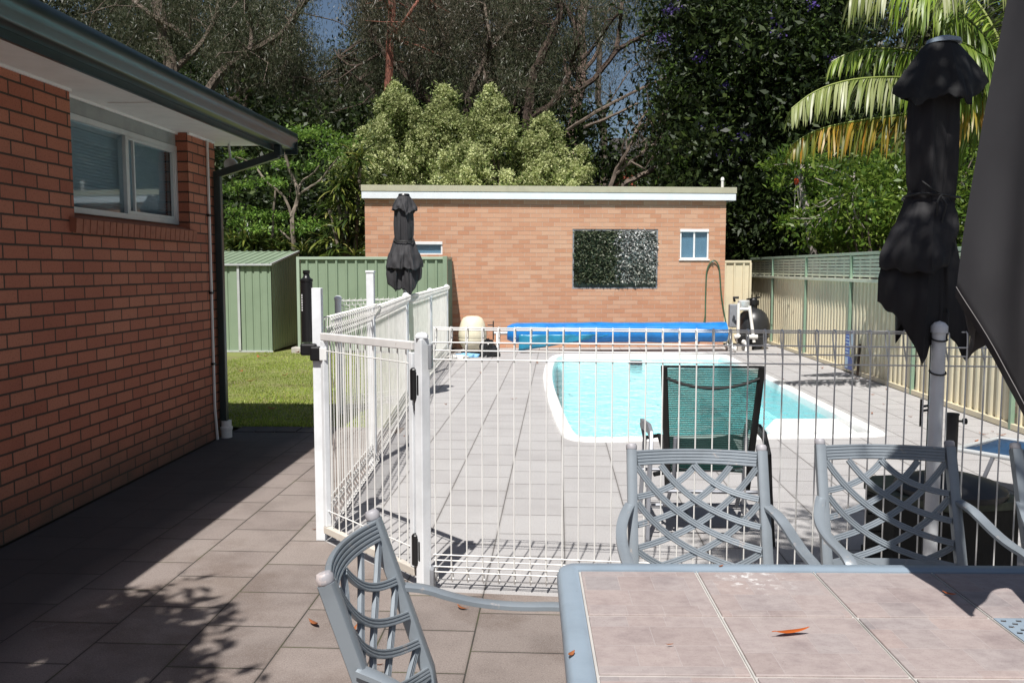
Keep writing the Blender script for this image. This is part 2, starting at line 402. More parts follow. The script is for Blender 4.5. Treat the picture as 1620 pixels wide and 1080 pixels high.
# ------------------------------------------------------------------ mesh helpers
ORG = {}
class MB:
    def __init__(s): s.v = []; s.f = []; s.M = None
    def add(s, vs, fs):
        o = len(s.v)
        for p in vs:
            p = Vector(p)
            s.v.append(s.M @ p if s.M is not None else p)
        s.f += [tuple(i + o for i in q) for q in fs]
        return s
    def box(s, x0, y0, z0, x1, y1, z1):
        return s.add([(x0, y0, z0), (x1, y0, z0), (x1, y1, z0), (x0, y1, z0), (x0, y0, z1), (x1, y0, z1), (x1, y1, z1), (x0, y1, z1)],
                     [(0, 3, 2, 1), (4, 5, 6, 7), (0, 1, 5, 4), (1, 2, 6, 5), (2, 3, 7, 6), (3, 0, 4, 7)])
    def bar(s, a, b, w, h, up=(0, 0, 1)):
        """box beam from a to b, w across, h along up"""
        a, b = Vector(a), Vector(b); d = (b - a).normalized()
        x = d.cross(Vector(up))
        if x.length < 1e-4: x = d.cross(Vector((0, 1, 0)))
        x.normalize(); y = x.cross(d)
        vs = [p + x * (sx * w / 2) + y * (sy * h / 2) for p in (a, b) for sx, sy in ((-1, -1), (1, -1), (1, 1), (-1, 1))]
        return s.add(vs, [(0, 1, 2, 3), (7, 6, 5, 4), (0, 4, 5, 1), (1, 5, 6, 2), (2, 6, 7, 3), (3, 7, 4, 0)])
    def tube(s, pts, r, n=8, cap=True):
        pts = [Vector(p) for p in pts]; k = len(pts)
        rs = r if isinstance(r, (list, tuple)) else [r] * k
        t0 = (pts[1] - pts[0]).normalized()
        a = t0.cross(Vector((0, 0, 1)))
        if a.length < 1e-3: a = Vector((1, 0, 0))
        a.normalize(); vs = []
        for i in range(k):
            t = (pts[min(i + 1, k - 1)] - pts[max(i - 1, 0)])
            t = t.normalized() if t.length > 1e-9 else t0
            a = (a - t * a.dot(t))
            if a.length < 1e-6: a = t.orthogonal()
            a.normalize(); b = t.cross(a)
            for j in range(n):
                q = 2 * math.pi * j / n
                vs.append(pts[i] + (a * math.cos(q) + b * math.sin(q)) * rs[i])
        fs = [(i * n + j, i * n + (j + 1) % n, (i + 1) * n + (j + 1) % n, (i + 1) * n + j) for i in range(k - 1) for j in range(n)]
        if cap: fs += [tuple(range(n - 1, -1, -1)), tuple((k - 1) * n + j for j in range(n))]
        return s.add(vs, fs)
    def sweep(s, pts, prof, up=(0, 0, 1), cap=True):
        """sweep a closed 2-D profile (across, up) along pts"""
        pts = [Vector(p) for p in pts]; k = len(pts); n = len(prof); vs = []; up = Vector(up)
        for i in range(k):
            t = (pts[min(i + 1, k - 1)] - pts[max(i - 1, 0)]).normalized()
            x = t.cross(up)
            if x.length < 1e-4: x = t.orthogonal()
            x.normalize(); y = x.cross(t)
            vs += [pts[i] + x * a + y * b for a, b in prof]
        fs = [(i * n + j, i * n + (j + 1) % n, (i + 1) * n + (j + 1) % n, (i + 1) * n + j) for i in range(k - 1) for j in range(n)]
        if cap: fs += [tuple(range(n - 1, -1, -1)), tuple((k - 1) * n + j for j in range(n))]
        return s.add(vs, fs)
    def lathe(s, prof, n=20, c=(0, 0, 0)):
        c = Vector(c); k = len(prof)
        vs = [c + Vector((r * math.cos(2 * math.pi * j / n), r * math.sin(2 * math.pi * j / n), z)) for r, z in prof for j in range(n)]
        fs = [(i * n + j, i * n + (j + 1) % n, (i + 1) * n + (j + 1) % n, (i + 1) * n + j) for i in range(k - 1) for j in range(n)]
        if prof[0][0] > 1e-4: fs.append(tuple(range(n - 1, -1, -1)))
        if prof[-1][0] > 1e-4: fs.append(tuple((k - 1) * n + j for j in range(n)))
        return s.add(vs, fs)
    def prism(s, poly, z0, z1):
        n = len(poly)
        tri = tessellate_polygon([[Vector((x, y, 0)) for x, y in poly]])
        vs = [(x, y, z0) for x, y in poly] + [(x, y, z1) for x, y in poly]
        fs = [tuple(reversed(t)) for t in tri] + [tuple(i + n for i in t) for t in tri]
        fs += [(i, (i + 1) % n, n + (i + 1) % n, n + i) for i in range(n)]
        return s.add(vs, fs)
    def build(s, name, mat, parent=None, smooth=False, bevel=0, loc=None, recalc=True, solid=0):
        o_par = ORG.get(parent.name, Vector()) if parent else Vector()
        loc = Vector(loc) if loc is not None else o_par
        me = bpy.data.meshes.new(name)
        me.from_pydata([tuple(p - loc) for p in s.v], [], s.f); me.update()
        if recalc:
            bm = bmesh.new(); bm.from_mesh(me)
            bmesh.ops.remove_doubles(bm, verts=bm.verts, dist=1e-6)
            bmesh.ops.recalc_face_normals(bm, faces=bm.faces); bm.to_mesh(me); bm.free()
        me.materials.append(MATS[mat])
        if smooth:
            me.polygons.foreach_set("use_smooth", [True] * len(me.polygons))
        o = bpy.data.objects.new(name, me); COL.objects.link(o)
        if parent: o.parent = parent; o.location = loc - o_par
        else: o.location = loc
        ORG[o.name] = loc
        if bevel:
            b = o.modifiers.new("bevel", 'BEVEL'); b.width = bevel; b.segments = 2; b.limit_method = 'ANGLE'; b.angle_limit = R(40)
        if solid:
            b = o.modifiers.new("thick", 'SOLIDIFY'); b.thickness = solid; b.offset = 0
        if smooth and bevel == 0:
            try: me.set_sharp_from_angle(angle=R(45))
            except Exception: pass
        return o

def tag(o, label=None, cat=None, group=None, kind=None):
    for k, v in (("label", label), ("category", cat), ("group", group), ("kind", kind)):
        if v: o[k] = v
    return o
def thing(name, loc, label, cat, group=None, rz=0.0):
    o = bpy.data.objects.new(name, None); COL.objects.link(o)
    o.empty_display_size = .2
    o.location = loc; o.rotation_euler = (0, 0, rz)
    ORG[o.name] = Vector(loc) if rz == 0.0 else Vector()
    return tag(o, label, cat, group)
def kids(o): return [c for c in bpy.data.objects if c.parent == o]
def copy_tree(o, parent=None):
    c = o.copy(); COL.objects.link(c)
    if parent: c.parent = parent
    ORG[c.name] = ORG.get(o.name, Vector())
    for ch in kids(o): copy_tree(ch, c)
    return c
def np_mesh(name, V, F, mat, parent=None, loc=None):
    """fast quad mesh from numpy arrays (world coordinates)"""
    o_par = ORG.get(parent.name, Vector()) if parent else Vector()
    loc = Vector(loc) if loc is not None else o_par
    V = np.asarray(V, dtype=np.float32) - np.array(loc, dtype=np.float32)
    F = np.asarray(F, dtype=np.int32); k = F.shape[1]
    me = bpy.data.meshes.new(name)
    me.vertices.add(len(V)); me.vertices.foreach_set("co", V.ravel())
    me.loops.add(F.size); me.loops.foreach_set("vertex_index", F.ravel())
    me.polygons.add(len(F)); me.polygons.foreach_set("loop_start", np.arange(0, F.size, k, dtype=np.int32))
    me.update(calc_edges=True); me.validate()
    me.materials.append(MATS[mat])
    o = bpy.data.objects.new(name, me); COL.objects.link(o)
    if parent: o.parent = parent; o.location = loc - o_par
    else: o.location = loc
    ORG[o.name] = loc
    return o
def unit(a): return a / np.maximum(np.linalg.norm(a, axis=1, keepdims=True), 1e-9)
def leaves(C, D, L, W, curl=.0):
    """diamond leaves: base C, direction D, length L, width W -> V, F"""
    n = len(C); D = unit(D)
    A = rng.normal(size=(n, 3)); S = unit(np.cross(D, A)); N = np.cross(D, S)
    L = np.asarray(L).reshape(-1, 1) * np.ones((n, 1)); W = np.asarray(W).reshape(-1, 1) * np.ones((n, 1))
    m = C + D * L * .45 + N * L * curl
    V = np.stack([C, m + S * W * .5, C + D * L, m - S * W * .5], 1).reshape(-1, 3)
    F = np.arange(4 * n).reshape(n, 4)
    return V, F

# ================================================================== SETTING: ground, paving, pool water
def flat_poly(name, outer, holes, z, mat, kind='structure'):
    loops = [[Vector((x, y, 0)) for x, y in outer]] + [[Vector((x, y, 0)) for x, y in h] for h in holes]
    pts = [p for lp in loops for p in lp]
    tri = tessellate_polygon(loops)
    me = bpy.data.meshes.new(name)
    me.from_pydata([(p.x, p.y, z) for p in pts], [], [tuple(t) for t in tri]); me.update()
    bm = bmesh.new(); bm.from_mesh(me)
    bmesh.ops.recalc_face_normals(bm, faces=bm.faces)
    for f in bm.faces:
        if f.normal.z < 0: f.normal_flip()
    bm.to_mesh(me); bm.free()
    me.materials.append(MATS[mat])
    o = bpy.data.objects.new(name, me); COL.objects.link(o)
    ORG[o.name] = Vector()
    o["kind"] = kind
    return o

def resample(poly, n):
    P = np.array(poly + [poly[0]], float)
    for _ in range(2):                      # Chaikin rounding of the corners
        Q = np.repeat(P[:-1], 2, 0); nx = np.roll(P[:-1], -1, 0)
        Q[0::2] = P[:-1] * .75 + nx * .25; Q[1::2] = P[:-1] * .25 + nx * .75
        P = np.vstack([Q, Q[:1]])
    s = np.r_[0, np.cumsum(np.linalg.norm(np.diff(P, axis=0), axis=1))]
    t = np.linspace(0, s[-1], n, endpoint=False)
    return np.stack([np.interp(t, s, P[:, 0]), np.interp(t, s, P[:, 1])], 1)
POOL = resample([(.36, 7.80), (.12, 7.84), (.03, 8.12), (-.04, 9.0), (-.09, 9.8), (-.18, 11.4), (-.215, 12.8), (-.19, 14.4), (-.10, 15.55), (.10, 15.82), (.5, 15.87),
                 (2.6, 15.98), (2.95, 15.99), (3.07, 15.9), (3.085, 15.6), (3.10, 13.0), (3.13, 9.0), (3.145, 8.45), (3.13, 8.24), (3.0, 8.19), (2.4, 8.11), (1.2, 7.93)], 150)
def inset(P, d):
    t = np.roll(P, -1, 0) - np.roll(P, 1, 0); t /= np.linalg.norm(t, axis=1, keepdims=True)
    return P + np.stack([-t[:, 1], t[:, 0]], 1) * d
POOL_IN = inset(POOL, .135)
if not (POOL_IN[:, 0].min() > POOL[:, 0].min()): POOL_IN = inset(POOL, -.135)

DECK = [(-.62, 4.10), (4.6, 3.80), (4.6, 18.55), (3.75, 18.3), (3.36, 17.72), (-2.0, 17.03), (-2.10, 16.0), (-1.79, 10.0), (-1.50, 6.8), (-1.38, 4.88)]
flat_poly("pool_deck", DECK, [[tuple(p) for p in POOL]], 0.0, "deck_paver")
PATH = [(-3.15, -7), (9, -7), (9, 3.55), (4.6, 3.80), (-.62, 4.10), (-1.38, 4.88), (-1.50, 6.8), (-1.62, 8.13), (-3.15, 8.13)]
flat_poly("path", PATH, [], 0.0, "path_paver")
kb = MB()
for k in range(8):
    x = -3.15 + k * .205 + .003 * (k % 2)
    kb.box(x + .004, 8.145, -.03, x + .201, 8.40, .005 + .002 * (k % 3))
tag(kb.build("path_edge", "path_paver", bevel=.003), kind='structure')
flat_poly("ground", [(-160, -40), (160, -40), (160, 200), (-160, 200)], [[(-3.0, -6.8), (4.5, -6.8), (4.5, 17.4), (-1.3, 16.2), (-1.3, 8.0), (-3.0, 8.0)]], -.035, "soil")
flat_poly("lawn", [(-22, 8.41), (-1.66, 8.41), (-1.83, 10), (-2.12, 16.0), (-2.12, 16.9), (-3.9, 16.75), (-3.9, 19), (-22, 19)], [], -.006, "lawn_soil")
# grass blades (nobody could count them)
N = 52000
gx = rng.uniform(-5.7, -1.75, N); gy = 8.45 + (rng.random(N) ** 1.5) * 7.6
ok = (gx < -1.9 - (gy > 10) * (gy - 10) * .045)
gx, gy = gx[ok], gy[ok]; n = len(gx)
clump = .5 + .5 * np.sin(gx * 3.1 + 1.3 * np.sin(gy * 2.3)) * np.sin(gy * 2.7 + 1.7 * np.sin(gx * 1.9))
C = np.stack([gx, gy, np.full(n, -.008)], 1)
D = np.stack([rng.normal(0, .55, n), rng.normal(0, .55, n), np.ones(n)], 1)
V, F = leaves(C, D, rng.uniform(.015, .05, n) * (.5 + .7 * clump), rng.uniform(.005, .010, n), .1)
tag(np_mesh("grass", V, F, "grass_blade", loc=(0, 0, 0)), kind='stuff', label="short green lawn grass between the house and the green shed")

# hill behind the yard
xs = np.linspace(-70, 70, 71); ys = np.linspace(18.6, 150, 67)
V = np.array([(x, y, terrain(x, y) - .02 + .15 * math.sin(x * .9) * math.sin(y * .7) * min(1, (y - 18.6) / 4)) for y in ys for x in xs])
F = np.array([(j * 71 + i, j * 71 + i + 1, (j + 1) * 71 + i + 1, (j + 1) * 71 + i) for j in range(66) for i in range(70)])
tag(np_mesh("hill", V, F, "hill_grass", loc=(0, 0, 0)), kind='structure')

# water sheet
wpoly = inset(POOL, .14 if POOL_IN[0, 1] == inset(POOL, .135)[0, 1] else -.14)
wo = flat_poly("water", [tuple(p) for p in wpoly], [], -.06, "pool_water")

# ---- pool shell
pool = thing("swimming_pool", (1.5, 12, 0), "white fibreglass pool of turquoise water set in grey paving", "pool")
def ring(P, Q, zp, zq, m):
    n = len(P)
    return m.add([(x, y, zp) for x, y in P] + [(x, y, zq) for x, y in Q], [(i, (i + 1) % n, n + (i + 1) % n, n + i) for i in range(n)])
sgn = 1 if np.allclose(POOL_IN, inset(POOL, .135)) else -1
ins = lambda d: inset(POOL, sgn * d)
m = MB()
prof = [(0.0, -.05), (0.0, .012), (.006, .024), (.02, .028), (.115, .028), (.132, .02), (.138, 0.0), (.14, -.09)]
for a, b in zip(prof[:-1], prof[1:]): ring(ins(a[0]), ins(b[0]), a[1], b[1], m)
m.build("coping", "coping_gel", pool, smooth=True)
m = MB()
prof = [(.139, -.09), (.15, -.3), (.18, -.9), (.30, -1.12), (.42, -1.2)]
for a, b in zip(prof[:-1], prof[1:]): ring(ins(a[0]), ins(b[0]), a[1], b[1], m)
P = ins(.42); tri = tessellate_polygon([[Vector((x, y, 0)) for x, y in P]])
m.add([(x, y, -1.2) for x, y in P], [tuple(t) for t in tri])
m.build("basin", "basin_gel", pool, smooth=True)
# shallow shelf at the far end, ribbed bench along the right wall, corner platform
m = MB().prism([(.10, 14.15), (.6, 14.05), (2.4, 14.1), (2.45, 15.86), (.45, 15.74), (.1, 15.66), (-.03, 15.2)], -1.19, -.115)
m.build("shelf", "pool_shell", pool, bevel=.03)
m = MB().prism([(2.35, 9.36), (2.98, 9.37), (2.95, 15.8), (2.46, 15.8), (2.30, 13.6), (2.25, 11.0)], -1.18, -.42)
for k in range(26):
    y = 9.7 + k * .14
    m.box(2.42, y, -.4195, 2.93, y + .06, -.395)
m.build("bench", "basin_gel", pool, bevel=.012)
m = MB().prism([(2.08, 8.30), (2.40, 8.26), (2.96, 8.335), (2.995, 9.35), (2.32, 9.30), (2.10, 8.75)], -1.19, -.018)
m.build("corner_platform", "coping_gel", pool, bevel=.03)
m = MB().box(1.29, 15.22, -.114, 1.50, 15.40, -.06 + .018)
m.build("skimmer_lid", "black_plastic", pool, bevel=.01)

# ================================================================== HOUSE on the left
hs = thing("brick_house", (-3.17, 7.9, 0), "red brick house in shade with white eave and dark gutter, left of the paved path", "house")
X = -3.17; WY0, WY1 = 5.555, 7.345
m = MB()
m.box(-3.40, -5, 0, X, 7.93, 1.835)
m.box(-3.40, -5, 1.835, X, WY0, 2.738)
m.box(-3.40, WY1, 1.835, X, 7.93, 2.738)
m.box(-13, 7.70, 0, -3.40, 7.93, 2.738)
m.box(-13, -5, 0, -3.40, -4.77, 2.738)
m.box(-13.2, -5, 0, -13, 7.93, 2.738)
m.build("wall", "house_brick", hs, loc=(-3.17, 0, 0))
# sloping brick-on-edge sill
m = MB(); y = WY0 - .06; k = 0
while y < WY1 - .02:
    w = .0765
    m.add([(-3.272, y, 1.945), (-3.272, y + w, 1.945), (-3.12, y + w, 1.905 - .0), (-3.12, y, 1.905), (-3.262, y, 1.846), (-3.262, y + w, 1.846), (-3.128, y + w, 1.812), (-3.128, y, 1.812)],
          [(0, 3, 2, 1), (4, 5, 6, 7), (0, 1, 5, 4), (1, 2, 6, 5), (2, 3, 7, 6), (3, 0, 4, 7)]); y += .086
m.build("sill", "house_brick_plain", hs, bevel=.003)
m = MB().box(-3.39, WY0, 1.836, -3.285, WY1, 1.955)
m.build("sill_bed", "house_brick_plain", hs)
# window
win = MB()
fx0, fx1 = -3.315, -3.265
win.box(fx0, WY0, 1.956, fx1, WY1, 1.995); win.box(fx0, WY0, 2.585, fx1, WY1, 2.622)
win.box(fx0, WY0, 1.995, fx1, WY0 + .035, 2.585); win.box(fx0, WY1 - .035, 1.995, fx1, WY1, 2.585)
wf = win.build("window", "alu_frame", hs, bevel=.003)
m = MB(); ym = 6.47
m.box(-3.300, ym, 1.996, -3.270, ym + .045, 2.584)
m.box(-3.298, ym + .045, 1.996, -3.272, WY1 - .036, 2.022); m.box(-3.298, ym + .045, 2.56, -3.272, WY1 - .036, 2.584)
m.box(-3.298, WY1 - .07, 2.022, -3.272, WY1 - .036, 2.56); m.box(-3.297, ym + .13, 2.022, -3.276, ym + .15, 2.56)
m.build("sliding_sash", "alu_frame", wf, bevel=.002)
m = MB().box(-3.303, WY0 + .035, 1.996, -3.301, WY1 - .036, 2.584)
m.build("pane", "window_glass", wf)
m = MB(); z = 2.0
while z < 2.58:
    m.add([(-3.352, WY0 + .05, z), (-3.352, WY1 - .06, z), (-3.340, WY1 - .06, z + .0205), (-3.340, WY0 + .05, z + .0205),
           (-3.354, WY0 + .05, z), (-3.354, WY1 - .06, z), (-3.342, WY1 - .06, z + .0215), (-3.342, WY0 + .05, z + .0215)],
          [(0, 1, 2, 3), (7, 6, 5, 4), (0, 4, 5, 1), (1, 5, 6, 2), (2, 6, 7, 3), (3, 7, 4, 0)]); z += .024
m.build("blind", "blind", wf)
m = MB().box(-3.31, WY0, 2.6235, -3.275, WY1, 2.734); m.build("head_panel", "grey_panel", hs)
m = MB().box(-3.55, WY0 - .1, 1.9, -3.50, WY1 + .1, 2.7); m.build("room_curtain", "grey_panel", hs)
# eave
m = MB().box(-3.168, -5, 2.739, -2.62, 8.17, 2.752); m.box(-3.40, -5, 2.7395, -3.17, 8.17, 2.752); m.box(-13.2, 7.94, 2.7395, -3.4, 8.17, 2.752)
m.build("soffit", "soffit_paint", hs)
m = MB().box(-3.17, -5, 2.722, -3.152, WY0, 2.7385); m.box(-3.17, WY1, 2.722, -3.152, 7.9, 2.7385); m.box(-3.27, WY0, 2.722, -3.252, WY1, 2.7385)
m.build("soffit_bead", "soffit_paint", hs)
for y in (3.6, 6.0): MB().box(-3.15, y, 2.733, -2.58, y + .014, 2.7388).build("soffit_joint", "soffit_paint", hs)
m = MB().box(-2.618, -5, 2.652, -2.596, 8.19, 2.83); m.build("fascia", "gutter_paint", hs)
prof = [(-2.55, 2.70), (-2.47, 2.70), (-2.455, 2.715), (-2.452, 2.755), (-2.435, 2.775), (-2.425, 2.80), (-2.425, 2.835), (-2.432, 2.853), (-2.447, 2.858), (-2.455, 2.852), (-2.453, 2.84), (-2.444, 2.835), (-2.446, 2.805), (-2.46, 2.785), (-2.468, 2.76), (-2.475, 2.722), (-2.55, 2.722)]
prof = [(x - .044, z) for x, z in prof]; n = len(prof)
m = MB().add([(x, -5, z) for x, z in prof] + [(x, 8.21, z) for x, z in prof], [(i, (i + 1) % n, n + (i + 1) % n, n + i) for i in range(n)])
m.box(-2.552 - .044, 8.205, 2.66, -2.432 - .044, 8.222, 2.852)
m.build("gutter", "gutter_paint", hs, smooth=True)
m = MB()
m.add([(-2.50, -5, 2.845), (-2.50, 8.2, 2.845), (-7.6, 4.0, 4.72), (-7.6, -5, 4.72), (-12.8, 8.2, 2.845), (-12.8, -5, 2.845)],
      [(0, 1, 2, 3), (1, 4, 2), (4, 5, 3, 2)])
m.build("roof", "roof_tile", hs, solid=.03)
# downpipe
m = MB()
q = [(-.032, -.03), (.032, -.03), (.032, .03), (-.032, .03)]
m.sweep([(-2.55, 7.86, 2.70), (-2.55, 7.86, 2.60)], q, up=(0, 1, 0))
m.sweep([(-2.55, 7.865, 2.615), (-3.118, 7.865, 2.44)], [(-.032, -.032), (.032, -.032), (.032, .032), (-.032, .032)], up=(0, 1, 0))
m.sweep([(-3.122, 7.868, 2.47), (-3.122, 7.868, .10)], q, up=(0, 1, 0))
m.build("downpipe", "gutter_paint", hs, bevel=.006)
m = MB().lathe([(.050, .0), (.050, .07), (.056, .075), (.056, .10), (.047, .105), (.047, .16)], 20, (-3.105, 7.868, 0))
m.build("pipe_connector", "pvc", hs, smooth=True)
m = MB().tube([(-3.155, 7.73, 2.72), (-3.155, 7.73, .3), (-3.15, 7.76, .0)], .013, 8)
m.build("conduit", "pvc", hs, smooth=True)
for z in (2.05, 1.35, .7): MB().box(-3.168, 7.70, z, -3.142, 7.76, z + .02).build("saddle_clip", "black_plastic", hs)
m = MB().lathe([(.0, -.02), (.05, -.015), (.07, .05), (.07, .06), (.055, .06), (.0, .02)], 14, (0, 0, 0))
m.M = None
fl = MB(); fl.M = Matrix.Translation((-3.05, 8.06, 2.56)) @ Matrix.Rotation(R(110), 4, 'X')
fl.lathe([(.0, -.02), (.045, -.015), (.065, .05), (.065, .06), (.05, .06), (.0, .02)], 14)
fl.M = None; fl.tube([(-3.06, 8.04, 2.58), (-3.06, 8.0, 2.735)], .012, 6)
fl.build("flood_lamp", "alu_frame", hs, smooth=True)

# ================================================================== BRICK BUILDING behind the pool
BA = R(7.204); BO = Vector((-3.76, 16.8, 0))
bd = thing("pool_house", BO, "long low orange brick outbuilding with pale fascia behind the pool", "outbuilding", rz=BA)
def bw(u, dy, z):            # building-local -> world
    return Matrix.Rotation(BA, 3, 'Z') @ Vector((u, dy, z)) + BO
m = MB()
L = 7.19; T = .11
ops = [(.89, 1.85, 1.505, 2.11), (4.086, 1.175, 5.812, 2.365), (6.262, 1.77, 6.85, 2.372)]
# wall face built round the openings, strip by strip
xs_ = [0, .89, 1.505, 4.086, 5.812, 6.262, 6.85, L]
holes = {1: (1.85, 2.11), 3: (1.175, 2.365), 5: (1.77, 2.372)}
for i in range(7):
    if i in holes:
        a, b = holes[i]
        m.box(xs_[i], 0, 0, xs_[i + 1], T, a); m.box(xs_[i], 0, b, xs_[i + 1], T, 2.945)
    else: m.box(xs_[i], 0, 0, xs_[i + 1], T, 2.945)
m.box(0, T, 0, .11, 4.5, 2.945); m.box(L - .11, T, 0, L, 4.5, 2.945); m.box(.11, 4.39, 0, L - .11, 4.5, 2.945)
m.build("wall", "shed_brick", bd)
m = MB().box(-.05, -.09, 2.935, 7.36, -.06, 3.075); m.box(7.33, -.06, 2.935, 7.36, 4.6, 3.075); m.box(-.05, -.06, 2.935, -.02, 4.6, 3.075)
m.build("fascia", "fascia_white", bd, bevel=.004)
m = MB().box(-.02, -.06, 2.9465, 7.33, 0, 2.955); m.build("eave_lining", "fascia_white", bd)
m = MB().add([(-.06, -.10, 3.077), (7.37, -.10, 3.077), (7.37, -.10, 3.195), (-.06, -.10, 3.195), (-.06, 4.6, 3.30), (7.37, 4.6, 3.30), (-.06, 4.6, 3.08), (7.37, 4.6, 3.08)],
             [(0, 1, 2, 3), (3, 2, 5, 4), (0, 3, 4, 6), (1, 7, 5, 2), (0, 6, 7, 1)])
for x in (1.8, 3.5, 5.2): m.box(x, -.1035, 3.078, x + .006, -.099, 3.19)
m.build("roof", "flashing", bd)
m = MB().lathe([(.028, 3.2), (.028, 3.33), (.036, 3.335), (.036, 3.375), (.02, 3.40)], 12, (7.105, .0, 0)); m.build("vent_pipe", "pvc", bd, smooth=True)
def bwindow(x0, z0, x1, z1, mull):
    m = MB(); y0, y1 = .015, .06; w = .03
    m.box(x0, y0, z0, x1, y1, z0 + w); m.box(x0, y0 - .02, z1 - w * 1.9, x1, y1, z1)
    m.box(x0, y0, z0 + w, x0 + w, y1, z1 - w * 1.9); m.box(x1 - w, y0, z0 + w, x1, y1, z1 - w * 1.9)
    if mull: m.box((x0 + x1) / 2 - .018, y0 + .004, z0 + w, (x0 + x1) / 2 + .018, y1, z1 - w * 1.9)
    f = m.build("window", "white_paint", bd, bevel=.003)
    p = MB().box(x0 + w, .024, z0 + w, x1 - w, .027, z1 - w * 1.9).build("pane", "frosted_glass", f)
    c = MB().box(x0 + .01, .0615, z0 + .01, x1 - .01, .075, z1 - .02).build("blind", "shed_blind_sky_tint", f)  # backing behind the pane, coloured for the sky's reflection
    return f
bwindow(.891, 1.851, 1.504, 2.109, False)
bwindow(6.263, 1.771, 6.849, 2.371, True)
m = MB().box(6.24, -.025, 1.742, 6.87, .012, 1.769); m.build("sill", "white_paint", bd, bevel=.003)
# window opening screened with artificial ivy
m = MB(); x0, x1, z0, z1 = 4.087, 5.811, 1.176, 2.364
m.box(x0, .01, z0, x1, .055, z0 + .03); m.box(x0, .01, z1 - .03, x1, .055, z1); m.box(x0, .01, z0 + .03, x0 + .03, .055, z1 - .03); m.box(x1 - .03, .01, z0 + .03, x1, .055, z1 - .03)
sf = m.build("screened_window", "grey_plastic", bd)
MB().box(x0 + .03, .05, z0 + .03, x1 - .03, .054, z1 - .03).build("mesh_backing", "ottoman_lid", sf)
def ivy(xa, xb, nn, mat, name, tilt):
    C = np.stack([rng.uniform(xa, xb, nn), rng.uniform(-.035, .03, nn), rng.uniform(z0 + .12, z1 - .03, nn)], 1)
    D = np.stack([rng.normal(0, .8, nn), rng.normal(-.55, .4, nn), rng.normal(tilt, .5, nn)], 1)
    V, F = leaves(C, D, rng.uniform(.045, .085, nn), rng.uniform(.024, .042, nn), .2)
    np_mesh(name, V, F, mat, sf)
ivy(x0 + .04, x0 + .96, 3600, "vine_leaf", "vine_cover", -.25)
ivy(x0 + .84, x1 - .04, 2600, "vine_leaf_pale", "pale_vine_cover", -.3)

# ================================================================== GREEN FENCE AND SHED
def ribbed(a, b, z0, z1, pitch, depth, ribw, m, pan=None):
    """trapezoid-ribbed sheet from a to b (xy), ribs standing out to the right-hand side of a->b"""
    a, b = Vector((*a, 0)), Vector((*b, 0)); d = (b - a); Ln = d.length; d.normalize(); nrm = Vector((d.y, -d.x, 0))
    pts = [(0, 0)]; s = pitch * .5
    while s + ribw < Ln:
        pts += [(s, 0), (s + ribw * .22, depth), (s + ribw * .78, depth), (s + ribw, 0)]
        s += pitch
    pts.append((Ln, 0))
    lo = [a + d * p + nrm * q for p, q in pts]
    n = len(lo); t = nrm * -.004
    vs = [v + Vector((0, 0, z0)) for v in lo] + [v + Vector((0, 0, z1)) for v in lo] + [v + t + Vector((0, 0, z0)) for v in lo] + [v + t + Vector((0, 0, z1)) for v in lo]
    fs = [(i, i + 1, n + i + 1, n + i) for i in range(n - 1)] + [(2 * n + i + 1, 2 * n + i, 3 * n + i, 3 * n + i + 1) for i in range(n - 1)]
    fs += [(n + i, n + i + 1, 3 * n + i + 1, 3 * n + i) for i in range(n - 1)]
    return m.add(vs, fs)
gf = thing("green_fence", (-3.5, 16.0, 0), "green ribbed steel fence between the shed and the outbuilding", "fence")
m = MB(); ribbed((-4.84, 16.1), (-2.09, 15.96), .04, 1.755, .19, .03, .06, m); m.build("panel", "green_steel", gf)
m = MB(); ribbed((-2.085, 16.02), (-2.10, 16.98), .04, 1.76, .19, .028, .06, m); m.build("side_panel", "green_steel", gf)
m = MB().bar((-4.87, 16.09, 1.775), (-2.08, 15.95, 1.775), .07, .05).bar((-2.085, 15.98, 1.78), (-2.10, 16.97, 1.78), .06, .045); m.build("top_rail", "green_trim", gf, bevel=.004)
m = MB().box(-4.91, 16.05, 0, -4.855, 16.13, 1.80); m.build("post", "green_trim", gf, bevel=.004)
m = MB().box(-2.12, 15.90, 0, -2.04, 15.99, 1.81); m.build("post", "green_steel", gf, bevel=.004)
m = MB().box(-5.02, 15.97, -.03, -4.80, 16.2, .10); m.build("footing", "concrete", gf, bevel=.02)

sh = thing("garden_shed", (-5.39, 16.05, 0), "green steel garden shed with skillion roof on the lawn", "shed")
m = MB(); ribbed((-5.985, 16.05), (-5.40, 16.05), .03, 1.64, .145, -.018, .05, m); ribbed((-8.2, 16.05), (-6.055, 16.05), .03, 1.64, .145, -.018, .05, m)
m.build("front_wall", "green_steel", sh)
m = MB()
for k in range(11):
    y = 16.06 + k * .15; z = 1.64 + (y - 16.05) * .155
    m.add([(-5.39, y, .03), (-5.39, y + .12, .03), (-5.39, y + .12, z + .018), (-5.39, y, z), (-5.405, y + .128, .03), (-5.405, y + .142, .03), (-5.405, y + .142, z + .02), (-5.405, y + .128, z + .02), (-5.39, y + .15, .03), (-5.39, y + .15, z + .022)],
          [(0, 1, 2, 3), (1, 4, 7, 2), (4, 5, 6, 7), (5, 8, 9, 6)])
m.build("side_wall", "green_steel", sh)
m = MB().box(-8.2, 17.7, .03, -5.41, 17.72, 1.86).box(-8.22, 16.06, .03, -8.2, 17.7, 1.64); m.build("rear_wall", "green_steel", sh)
m = MB()
n = 19
